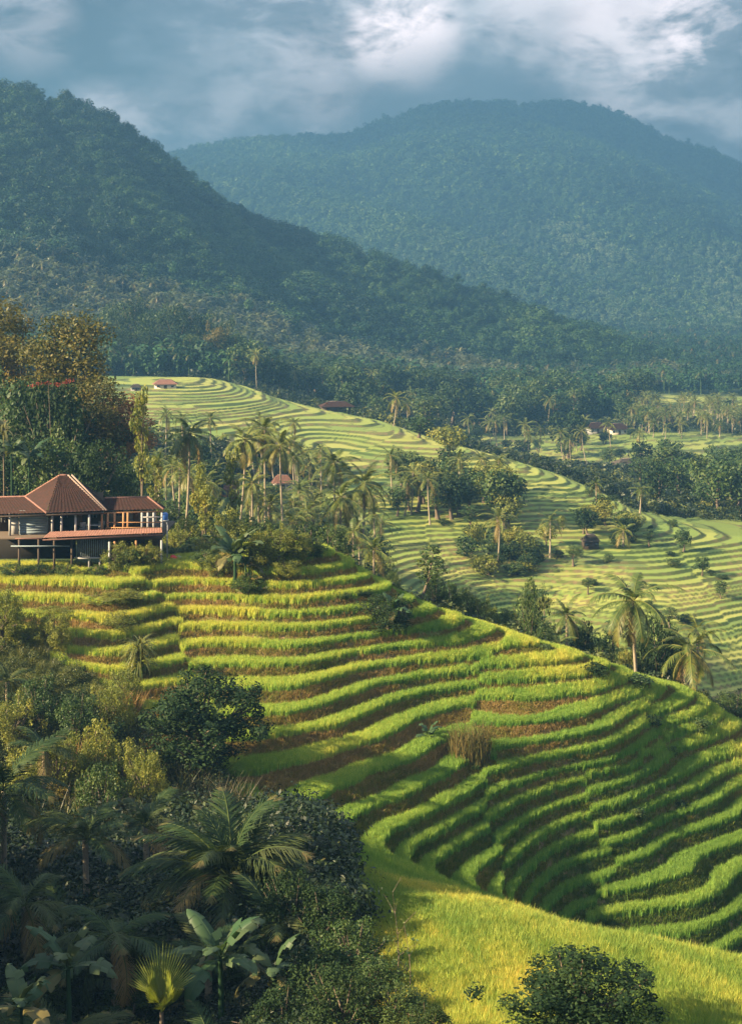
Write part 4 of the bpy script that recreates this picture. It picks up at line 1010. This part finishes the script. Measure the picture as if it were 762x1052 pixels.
# ---- single trees and bushes of the foreground
tree_to(205, 87, 698, 66, 'deep_hero', 'large dark round tree below the yellow terraces', None).children[1].scale.z *= 1.0
tree_to(590, 42, 990, 82, 'deep_hero', 'dark leafy tree top at the bottom of the golden slope', None)
def add_shrubs(rows, label, group, kinds):
    for px, D, top, hw in rows: tree_to(px, D, top, hw, RT.choice(kinds), label, group, name='shrub', cat='shrub')
add_shrubs([(335, 55, 915, 34), (362, 52, 950, 36), (320, 50, 985, 40), (385, 50, 985, 30), (352, 47, 1000, 40), (300, 56, 900, 30), (405, 47, 1015, 34), (290, 48, 1020, 36), (440, 44, 1035, 26)], 'dark shrub at the foot of the golden slope right of the big palm', 'dark shrubs beside the golden slope', ['deep_bushfine', 'leaf_bushfine', 'deep_bushfine'])
add_shrubs([(RT.uniform(-10, 130), RT.uniform(97, 106), RT.uniform(600, 668), RT.uniform(14, 26)) for _ in range(14)], 'yellow green bush on the slope below the house terraces', 'yellow green bushes below the house terraces', ['yellow_bushfine'])
add_shrubs([(px, D, top, hw) for px, D, top, hw in ((115, 90, 706, 24), (80, 88, 715, 26), (40, 90, 700, 26), (12, 88, 720, 28), (100, 84, 745, 26), (130, 83, 765, 22), (60, 82, 760, 28), (20, 80, 775, 28), (105, 78, 790, 26), (150, 80, 775, 24), (128, 94, 690, 18))], 'sunlit yellowed bush left of the large dark tree', 'sunlit bushes on the scrubby slope', ['yellow_bushfine', 'yellow_bushfine', 'yellow_bushfine', 'leaf_bushfine'])
add_shrubs([(RT.uniform(-10, 300), RT.uniform(50, 74), 0, RT.uniform(20, 40)) for _ in range(0)], '', None, ['deep'])
for i in range(56):
    D = RT.uniform(49, 80); px = RT.uniform(-15, 190 if D > 66 else 300)
    shrub(px, D, RT.uniform(1.3, 2.6), RT.uniform(1.0, 1.9), RT.choice(['deep', 'leaf', 'deep', 'russet']) + '_bushfine', 'shaded shrub in the tangle at lower left', 'shaded shrubs of the lower left tangle')
M_REED = leaf_material('reed', [(0, (.03, .045, .015)), (.5, (.075, .07, .025)), (1, (.16, .11, .045))], .25, .8, .1)
def reeds(px, D, h, r, label, mat, n=260):
    p = here(px, D); rng = np.random.default_rng(int(px)); o = link('grass_clump', blades(rng, n, r, h, .022, .45).mesh('grass_clump', mat), None, p); tag(o, label, 'grass clump')
reeds(483, 95.5, 2.5, 1.3, 'tall dry reed clump in the gully of the green terraces', M_REED, 420)
reeds(128, 92, 2.2, .9, 'dry straw coloured grass clump under the pandanus', M_DRY)
reeds(92, 86, 2.4, 1.0, 'dry brown grass clump among the sunlit bushes', M_DRY)
reeds(165, 88, 1.8, .9, 'dry grass clump left of the large dark tree', M_DRY)
def sapling(px, D, top, label):
    p = here(px, D); H = zrow(top, D) - p.z; rng = np.random.default_rng(int(px)); t = thing('sapling', label, 'sapling', p); g = Geo(); zz = np.linspace(0, 1, 6)
    P = np.stack([.12 * np.sin(zz * 4), .1 * zz, zz * H], 1); g.tube(P, .022 * (1.2 - zz), 5)
    for k in range(7):
        b = P[2 + k % 4]; g.tube([b, b + np.array([rng.normal(0, .3), rng.normal(0, .3), .5])], [.010, .004], 4)
    link('stem', g.mesh('stem', M_BARK), t); g = Geo(); leaves(g, rng, [(0, 0, H * .55), (.1, 0, H * .8), (-.1, .1, H * .35)], (.35, .35, .5), 60, .06); link('leaves', g.mesh('leaves', M_LEAF), t)
sapling(406, 50, 918, 'thin bare sapling standing before the golden slope'); sapling(418, 49, 950, 'shorter twiggy sapling right of the thin bare one')
# unseen trees added left of the view to shade the corner
for px, D, H, hw in ((-170, 47, 8, 3.5), (-230, 58, 9, 4), (-290, 50, 9, 4), (-330, 62, 9, 4), (-200, 50, 9, 4.5), (-250, 54, 10, 4.5)):
    tree(px, D, H, hw, 'deep_fine', 'unseen tree added left of the view to shade the palm thicket', 'unseen shade trees at the left')

# ---- unseen clouds added up-sun to shade the hill and the mountain
def cloud(loc, rad, seed, label, dens):
    rng = np.random.default_rng(seed); bm = bmesh.new()
    bmesh.ops.create_icosphere(bm, subdivisions=4, radius=1)
    V = np.array([v.co for v in bm.verts]); n = 1 + .35 * fbm(V[:, 0] * 2 + seed, V[:, 1] * 2 + V[:, 2] * 1.7, seed, 4)
    for v, k in zip(bm.verts, n): v.co = Vector((v.co.x * rad[0], v.co.y * rad[1], v.co.z * rad[2])) * float(k)
    me = bpy.data.meshes.new('cloud'); bm.to_mesh(me); bm.free()
    m = NT('shade_cloud'); v = m.n('ShaderNodeVolumePrincipled'); v.inputs['Color'].default_value = (.95, .96, .98, 1); v.inputs['Density'].default_value = dens; m.l(v.outputs[0], m.out.inputs['Volume'])
    me.materials.append(m.m); o = link('cloud', me, None, loc); tag(o, label, 'cloud', kind='stuff')
def sunward(P, z): P = Vector(P); return P + sd * ((z - P.z) / sd.z)
cloud(sunward((-60, 900, 75), 640), (330, 260, 45), 5, 'unseen cloud added toward the sun to shade the forested hill', .0018)
cloud(sunward((330, 2620, 330), 820), (900, 330, 60), 9, 'unseen cloud added toward the sun to shade the mountain', .007)
# ================================================================== houses
def tile_material(name, a, b, c):
    m = NT(name); P = m.objco(); n = m.noise(3.0, 4, .65, P); n2 = m.noise(14, 3, .6, P); t = m.attr('tint')
    col = m.mix(m.ramp(n, [(.35, 0.0), (.65, 1.0)]), a, b); col = m.mix(m.math('MULTIPLY', m.ramp(n2, [(.5, 0.0), (.75, 1.0)]), .6), col, c)
    col = m.mix(m.math('MULTIPLY', t, .5), col, c)
    return m.finish(col, .85, .2)
M_TILE = tile_material('roof_tile', (.040, .014, .010), (.022, .011, .009), (.013, .011, .009))
M_TILEP = tile_material('pale_roof_tile', (.24, .12, .09), (.17, .085, .065), (.10, .06, .05))
M_THATCH = tile_material('dark_roof', (.050, .042, .034), (.034, .028, .023), (.07, .058, .045))
def wood(name, a, b, sc=(30, 30, 1.5)):
    m = NT(name); P = m.objco(); mp = m.n('ShaderNodeMapping'); mp.inputs['Scale'].default_value = sc; m.l(P, mp.inputs[0]); n = m.noise(1.0, 4, .6, mp.outputs[0])
    return m.finish(m.mix(n, a, b), .8, .2, n, .4, .02)
M_WOODD = wood('dark_wood', (.035, .026, .020), (.085, .062, .045)); M_WOODO = wood('warm_wood', (.20, .10, .045), (.38, .20, .09)); M_WHITE = wood('white_paint', (.20, .20, .20), (.34, .33, .32))
M_BLUEW = wood('blue_grey_wall', (.12, .155, .18), (.19, .23, .25), (3, 3, 12)); M_RIDGE = wood('ridge_cap', (.20, .13, .10), (.32, .24, .20)); M_CREAM = wood('cream_wall', (.45, .38, .30), (.58, .52, .44), (2, 2, 2))
M_GLASS = NT('dark_window').finish((.02, .028, .035), .15, .6); M_BLUE = NT('blue_plastic').finish((.03, .10, .32), .4, .4); M_REDP = NT('red_cloth').finish((.42, .04, .03), .7, .2); M_BLACK = NT('dark_void').finish((.012, .011, .010), .9, .1)
def w3(px, py, D): return Vector(((px - CX) / F * D, D, zrow(py, D)))
def tiled(g, A, B, C, D, pitch=.30, wave=.30, amp=.036, mi=0):
    """a roof plane A-B along the eave, D-C along the ridge, in overlapping wavy courses"""
    A, B, C, D = (np.array(v) for v in (A, B, C, D))
    wid = max(np.linalg.norm(B - A), np.linalg.norm(C - D)); sl = max(np.linalg.norm(D - A), np.linalg.norm(C - B))
    nu = max(4, int(wid / wave * 4)); rows = max(2, int(sl / pitch))
    n = np.cross(B - A, D - A if np.linalg.norm(D - A) > .01 else C - A); n /= np.linalg.norm(n); n = n if n[2] > 0 else -n
    u = np.linspace(0, 1, nu + 1); vs = []; lift = []
    for r in range(rows): vs += [r / rows, (r + .97) / rows]; lift += [.085, 0.0]
    vs = np.array(vs); lift = np.array(lift)
    U, Vv = np.meshgrid(u, vs)
    Pt = (A * (1 - U)[..., None] + B * U[..., None]) * (1 - Vv)[..., None] + (D * (1 - U)[..., None] + C * U[..., None]) * Vv[..., None]
    h = lift[:, None] + amp * np.abs(np.sin(PI * U * wid / wave)) + RT.normal(0, .006, U.shape)
    Pt = Pt + n * h[..., None]
    i = np.arange(Pt.shape[0] * Pt.shape[1]).reshape(Pt.shape[:2])
    f = np.stack([i[:-1, :-1], i[:-1, 1:], i[1:, 1:], i[1:, :-1]], -1).reshape(-1, 4)
    t = np.repeat(RT.uniform(0, 1, (rows, nu + 1)), 2, 0)
    g.add(Pt.reshape(-1, 3), f, mi=mi, tint=(t ** 3).ravel())
def bar(g, a, b, r, mi=0):
    a = np.array(a); b = np.array(b); g.tube([a, b], [r, r], 4, mi=mi, cap=True)
def build_house():
    x0, y0 = pt(85, 114); z0 = zrow(580, 112); O = Vector((x0, y0, z0))
    t = thing('hillside_house', 'wooden house on posts with red tiled hipped roof and open veranda above the terraces', 'house', O)
    def q(px, py, D): return w3(px, py, D) - O
    PL, PR = q(62, 489, 115.5), q(70, 489, 115.5); FL, FR = q(48, 528, 111.2), q(107, 525.5, 112); BL, BR = q(26, 511, 117), q(111, 514, 119.5); LE, LB = q(-16, 530, 112.4), q(-16, 512, 117.6)
    g = Geo(); tiled(g, FL, FR, PR, PL); tiled(g, BL, FL, PL, PL + Vector((.01, 0, 0))); tiled(g, FR, BR, PR, PR + Vector((.01, 0, 0))); tiled(g, BR, BL, PL, PR); tiled(g, LE, FL, BL, LB)
    roof = link('roof', g.mesh('roof', M_TILE), t)
    up = Vector((0, 0, .06))
    for a, b in ((PL, BL), (BL, FL), (PL, PR), (BL, LB)):
        g = Geo(); g.tube([a + up, (a + b) / 2 + up, b + up], .085, 8, cap=True); link('ridge_cap', g.mesh('ridge_cap', M_TILEP, True), roof)
    for off in (0, .32):
        g = Geo(); g.tube([PR + up + Vector((off, 0, .02)), FR + up + Vector((off * .6, .1, .02))], .07, 6, cap=True); link('ridge_cap', g.mesh('ridge_cap', M_RIDGE, True), roof)
    g = Geo(); 
    for a, b in ((FL, FR), (LE, FL)): bar(g, a - Vector((0, 0, .10)), b - Vector((0, 0, .10)), .075)
    link('eave_board', g.mesh('eave_board', M_WOODD), roof)
    # wing roof
    a, b, c, d = q(104, 526, 112.6), q(168, 524, 113), q(152, 511.5, 116.5), q(108, 512.5, 116.2); e, f_ = q(170, 521.5, 119), q(110, 521, 119)
    g = Geo(); tiled(g, a, b, c, d); tiled(g, b, e, c, c + Vector((.01, 0, 0))); tiled(g, e, f_, d, c); w = link('wing_roof', g.mesh('wing_roof', M_TILE), t)
    g = Geo(); g.tube([d + up, c + up], .08, 8, cap=True); g.tube([c + up, b + up], .08, 8, cap=True); link('ridge_cap', g.mesh('ridge_cap', M_TILEP, True), w)
    g = Geo(); bar(g, a - Vector((0, 0, .1)), b - Vector((0, 0, .1)), .06); link('eave_board', g.mesh('eave_board', M_WOODO), w)
    # deck, its front lean-to of pale tiles
    dz = q(0, 553, 111).z
    def xs(px, D=112): return (px - CX) / F * D - x0
    g = Geo(); g.box((xs(-14), 111.4 - y0, dz - .16), (xs(167), 119.5 - y0, dz)); link('deck', g.mesh('deck', M_WOODD), t)
    g = Geo(); tiled(g, q(44, 554, 109.7), q(167, 548.5, 110.6), q(166, 543, 112.2), q(52, 547, 111.8), .20, .2)
    lt = link('lower_roof', g.mesh('lower_roof', M_TILEP), t)
    g = Geo(); bar(g, q(44, 555, 109.75), q(167, 549.5, 110.65), .06); bar(g, q(16, 553.5, 110.6), q(50, 553, 110.2), .06); link('eave_board', g.mesh('eave_board', M_TILEP), lt)
    # upper storey
    eav = FL.z - .12
    def wall(nm, pa, pb, D, z1, z2, mat, th=.12, win=None, dr=None):
        g = Geo(); g.box((xs(pa, D), D - y0, z1), (xs(pb, D), D + th - y0, z2)); o = link(nm, g.mesh(nm, mat), t)
        for wp in (win or []):
            g = Geo(); g.box((xs(wp - 3.6, D), D - y0 - .03, z1 + .75), (xs(wp + 3.6, D), D - y0 - .004, z1 + 1.55)); wn = link('window', g.mesh('window', M_GLASS), o)
            g = Geo(); 
            for s in (-3.6, 0, 3.6): g.box((xs(wp + s, D) - .03, D - y0 - .06, z1 + .72), (xs(wp + s, D) + .03, D - y0 - .032, z1 + 1.58))
            link('frame', g.mesh('frame', M_WHITE), wn)
        if dr:
            g = Geo(); g.box((xs(dr - 3, D), D - y0 - .035, z1 + .02), (xs(dr + 3, D), D - y0 - .004, z1 + 1.75)); dd = link('door', g.mesh('door', M_WOODO), o)
            g = Geo(); g.box((xs(dr + 2, D), D - y0 - .07, z1 + .85), (xs(dr + 2, D) + .05, D - y0 - .038, z1 + .95)); link('handle', g.mesh('handle', M_WHITE), dd)
        return o
    wl = wall('wall', 20, 49, 112.6, dz, eav, M_BLUEW)
    g = Geo()
    for k in range(9): g.box((xs(20.4, 112.6), 112.57 - y0, dz + .1 + k * .2), (xs(48.6, 112.6), 112.595 - y0, dz + .27 + k * .2))
    link('boards', g.mesh('boards', M_BLUEW), wl)
    wall('wall', 12, 19, 112.7, dz, eav, M_WHITE); wall('wall', -16, 11.5, 114.2, dz, eav, M_WOODD, win=[2]); wall('wall', 52, 106, 116.6, dz, eav + 1.0, M_WOODD, win=[66, 96], dr=82); wall('wall', 108, 160, 117.4, dz, eav, M_CREAM, win=[122], dr=140)
    g = Geo(); g.box((xs(49.2, 112.6), 112.75 - y0, dz), (xs(50.4, 112.6), 117 - y0, eav)); link('wall', g.mesh('wall', M_WOODD), t)
    def post(px, D, z1, z2, mat, r=.075):
        g = Geo(); x = xs(px, D); g.box((x - r, D - y0 - r, z1), (x + r, D - y0 + r, z2)); link('post', g.mesh('post', mat), t)
    for px in (54, 63.5, 78, 92): post(px, 111.9, dz, eav + .1, M_WHITE)
    post(10.5, 112.2, dz, eav, M_WHITE)
    for px, mt in ((105, M_WOODO), (111, M_WOODO), (118, M_WOODO), (127, M_WOODO), (131.5, M_WOODO), (146, M_WHITE), (152, M_WHITE), (158, M_WHITE), (166.5, M_WHITE)): post(px, 112.5, dz, eav + .02, mt, .07)
    g = Geo()
    for z in (.55, .95): g.box((xs(108), 112.42 - y0, dz + z), (xs(166), 112.48 - y0, dz + z + .06))
    for k in range(30): x = xs(108 + 58 * k / 29.); g.box((x - .018, 112.43 - y0, dz + .02), (x + .018, 112.47 - y0, dz + .54))
    link('railing', g.mesh('railing', M_WOODO), t)
    g = Geo(); g.box((xs(146), 112.43 - y0, eav - .35), (xs(166), 112.49 - y0, eav - .28)); link('rail_beam', g.mesh('rail_beam', M_WHITE), t)
    # under-storey
    gzv = lambda px, D: float(gz(*pt(px, D))) - z0
    wl = wall('lower_panel', 79, 112, 111.6, dz - 1.55, dz - .18, M_WOODD)
    g = Geo()
    for k in range(16): x = xs(79.5 + 32 * k / 15., 111.6); g.box((x - .03, 111.55 - y0, dz - 1.5), (x + .03, 111.595 - y0, dz - .2))
    link('battens', g.mesh('battens', M_BLUEW), wl)
    g = Geo(); g.box((xs(78), 111.48 - y0, dz - 1.66), (xs(113), 111.58 - y0, dz - 1.52)); link('sill_beam', g.mesh('sill_beam', M_WHITE), t)
    g = Geo(); g.box((xs(14), 111.2 - y0, dz - .68), (xs(74), 111.3 - y0, dz - .60)); link('cross_beam', g.mesh('cross_beam', M_BLUEW), t)
    wall('lower_panel', 0, 78, 114.5, dz - 2.2, dz - .18, M_BLACK); wall('lower_panel', 113, 165, 115.0, dz - 2.0, dz - .18, M_WOODD)  # black sheet at left stands in for the dark under the house
    for px, D, mt in ((20, 111.4, M_WOODD), (40, 111.4, M_WOODD), (56, 111.4, M_WOODD), (74, 111.4, M_WOODD), (92, 111.7, M_WHITE), (103, 111.7, M_WHITE), (112.6, 110.0, M_WHITE), (118, 110.2, M_WOODO), (140, 110.6, M_WOODO), (166, 110.7, M_WHITE)):
        post(px, D, gzv(px, D) - .3, dz - .1, mt, .07)
    # furniture on the veranda
    def put(nm, label, cat, px, D, build):
        x, y = pt(px, D); o = thing(nm, label, cat, (x, y, z0 + dz)); build(o); return o
    def table(o):
        g = Geo(); g.box((-.6, -.35, .70), (.6, .35, .75)); link('tabletop', g.mesh('tabletop', M_WHITE), o)
        for sx in (-.52, .52):
            for sy in (-.28, .28): g = Geo(); g.box((sx - .03, sy - .03, 0), (sx + .03, sy + .03, .699)); link('leg', g.mesh('leg', M_WHITE), o)
    put('veranda_table', 'white table on the open veranda of the house', 'table', 97, 112.9, table)
    def chair(o):
        g = Geo(); g.box((-.22, -.22, .42), (.22, .22, .46)); link('seat', g.mesh('seat', M_WHITE), o); g = Geo(); g.box((-.22, .19, .461), (.22, .23, .9)); link('backrest', g.mesh('backrest', M_WHITE), o)
        for sx in (-.19, .19):
            for sy in (-.19, .19): g = Geo(); g.box((sx - .02, sy - .02, 0), (sx + .02, sy + .02, .419)); link('leg', g.mesh('leg', M_WHITE), o)
    put('veranda_chair', 'white chair left of the veranda table', 'chair', 85, 112.8, chair); put('veranda_chair', 'white chair right of the veranda table', 'chair', 104, 113.4, chair)
    # tank stand at the right corner, things on the ground beside it
    x, y = pt(169, 113.4); zg = float(gz(x, y)); zt = zrow(534, 113.4)
    s = thing('tank_stand', 'white pole stand carrying a blue tank at the right corner of the house', 'stand', (x, y, zg))
    for sx in (-.22, .22):
        for sy in (-.2, .2): g = Geo(); g.box((sx - .022, sy - .022, -.2), (sx + .022, sy + .022, zt - zg - .08)); link('leg', g.mesh('leg', M_WHITE), s)
    g = Geo(); g.box((-.32, -.3, zt - zg - .079), (.32, .3, zt - zg)); link('platform', g.mesh('platform', M_WHITE), s)
    b = Geo(); zz = np.array([0, .05, .45, .55, .58]); b.tube(np.stack([0 * zz, 0 * zz, zz], 1), np.array([.27, .29, .29, .22, .10]), 16, cap=True); o = link('blue_tank', b.mesh('blue_tank', M_BLUE, True), None, (x, y, zt)); tag(o, 'small blue water tank on the white stand', 'water tank')
    for px, D, h, r, mt, lab in ((178, 113, .75, .42, M_REDP, 'red covered bundle standing right of the tank stand'), (184, 113.6, .6, .4, M_WHITE, 'white sack beside the red bundle'), (191, 114, .5, .5, M_WHITE, 'second white sack further right from the house'), (198, 114.5, .45, .4, M_CREAM, 'cream sack at the right end of the row by the house')):
        p = here(px, D); g = Geo(); zz = np.linspace(0, 1, 7); g.tube(np.stack([.03 * np.sin(zz * 5), 0 * zz, zz * h - .05], 1), r * np.array([.8, 1, 1.02, .95, .85, .6, .3]), 10, cap=True); o = link('sack', g.mesh('sack', mt, True), None, p); tag(o, lab, 'sack')
build_house()
for px, D, H, hw, k in ((122, 110.2, 2.1, 1.2, 'yellow'), (133, 110.0, 1.7, 1.1, 'leaf'), (146, 110.4, 2.0, 1.3, 'yellow'), (158, 110.6, 1.5, 1.0, 'yellow'), (100, 109.6, 1.0, .9, 'leaf'), (66, 109.2, 1.1, 1.1, 'leaf'), (40, 109.0, 1.2, 1.1, 'deep'), (14, 109.0, 1.3, 1.2, 'leaf'), (82, 109.0, .8, .8, 'yellow')):
    shrub(px, D, H, hw, k + '_bushfine', 'garden shrub at the foot of the house posts', 'garden shrubs before the house')
def hut(px, base, D, wpx, hpx, roof, wallm, label, name='village_house', rot=.15, rh=.5, lift=0):
    """a small far house: walls, gabled or hipped tiled roof, door, windows"""
    dd = np.arange(D * .8, D * 1.25, .5); rows_ = -gz((px - CX) / F * dd, dd) / dd * F + HZ
    D = float(dd[np.argmin(np.abs(rows_ - base) + np.abs(dd - D) * .05)])
    x, y = pt(px, D); zg = float(gz(x, y)); zb = zg
    W2 = wpx / F * D / 2; Hh = hpx / F * D; d = W2 * .7; hw = Hh * (1 - rh)
    t = thing(name, label, 'house', (x, y, min(zg, zb) if base else zg), None, rot); z = zb - t.location.z
    g = Geo(); g.box((-W2 * .86, -d * .8, -.4), (W2 * .86, d * .8, z + hw)); wl = link('wall', g.mesh('wall', wallm), t)
    e = z + hw - .05; r = z + Hh
    A, B, C, Dd = (-W2, -d, e), (W2, -d, e), (W2, d, e), (-W2, d, e); P, Q = (-W2 * .45, 0, r), (W2 * .45, 0, r)
    g = Geo(); tiled(g, A, B, Q, P, .3, .35); tiled(g, C, Dd, P, Q, .3, .35); tiled(g, B, C, Q, (Q[0] + .01, Q[1], Q[2]), .3, .35); tiled(g, Dd, A, P, (P[0] + .01, P[1], P[2]), .3, .35); rf = link('roof', g.mesh('roof', roof), t)
    g = Geo(); g.tube([P, Q], .12, 6, cap=True); link('ridge_cap', g.mesh('ridge_cap', M_RIDGE), rf)
    g = Geo(); g.box((-.45, -d * .8 - .05, z + .01), (.45, -d * .8 - .005, z + hw * .8)); link('door', g.mesh('door', M_WOODD), wl)
    for s in (-.55, .55): g = Geo(); g.box((W2 * s - .4, -d * .8 - .05, z + hw * .35), (W2 * s + .4, -d * .8 - .005, z + hw * .75)); link('window', g.mesh('window', M_GLASS), wl)
    return t
hut(20, 503, 126, 44, 17, M_THATCH, M_WOODD, 'dark roofed shed behind the left end of the house', 'shed')
hut(125, 384, 482, 26, 13, M_TILE, M_CREAM, 'far red roofed house below the high dark trees'); hut(112, 382, 490, 12, 9, M_TILEP, M_WHITE, 'small white walled house left of the far red roofed one')
hut(170, 399, 455, 26, 9, M_TILEP, M_CREAM, 'long pink roofed house on the left edge of the upper paddies'); hut(140, 401, 450, 12, 6, M_THATCH, M_WHITE, 'little white hut between the pink roof and the red roof')
hut(346, 414, 418, 36, 10, M_TILE, M_WOODD, 'long brown roofed house where the upper paddies meet the dark belt'); hut(312, 384, 560, 18, 9, M_TILE, M_CREAM, 'brown roof among the trees above the long brown roofed house')
hut(290, 503, 276, 22, 15, M_TILEP, M_CREAM, 'pink roofed hut in the small clearing of the palm grove'); hut(236, 510, 258, 22, 16, M_TILEP, M_WOODO, 'straw coloured hut among the bushes right of the big lone palm', 'straw_hut')
hut(612, 445, 540, 22, 11, M_TILE, M_WHITE, 'red roofed house with white wall left of the far plantation'); hut(634, 446, 545, 22, 11, M_TILE, M_CREAM, 'second red roofed house nearer the far plantation'); hut(646, 481, 420, 34, 10, M_THATCH, M_WOODD, 'low dark shed alone on the far paddies', 'shed')
hut(606, 563, 244, 18, 13, M_THATCH, M_WOODD, 'dark hut among small trees on the valley paddies', 'field_hut'); hut(515, 392, 600, 20, 9, M_TILEP, M_CREAM, 'pinkish roof far in the dark belt')
hut(343, 562, 236, 14, 12, M_THATCH, M_WOODO, 'open brown field hut behind the ridge under the slender palm', 'field_hut')

# ================================================================== labels: members of small groups are told apart by their order across the view
ORD = 'first second third fourth fifth sixth seventh eighth ninth tenth eleventh twelfth thirteenth fourteenth fifteenth sixteenth seventeenth eighteenth nineteenth twentieth'.split()
def rank_labels():
    by = {}
    for o in COL.objects:
        if o.parent is None and o.get('group'): by.setdefault((o['group'], o['label']), []).append(o)
    for (g, l), obs in by.items():
        seen = [o for o in obs if -8 < CX + F * o.location.x / max(o.location.y, 1) < 770]
        if not 1 < len(obs) <= 20 or len(seen) != len(obs) or len(l.split()) > 12: continue
        for k, o in enumerate(sorted(obs, key=lambda o: o.location.x / o.location.y)): o['label'] = l + ', ' + ORD[k] + ' from the left'
rank_labels()
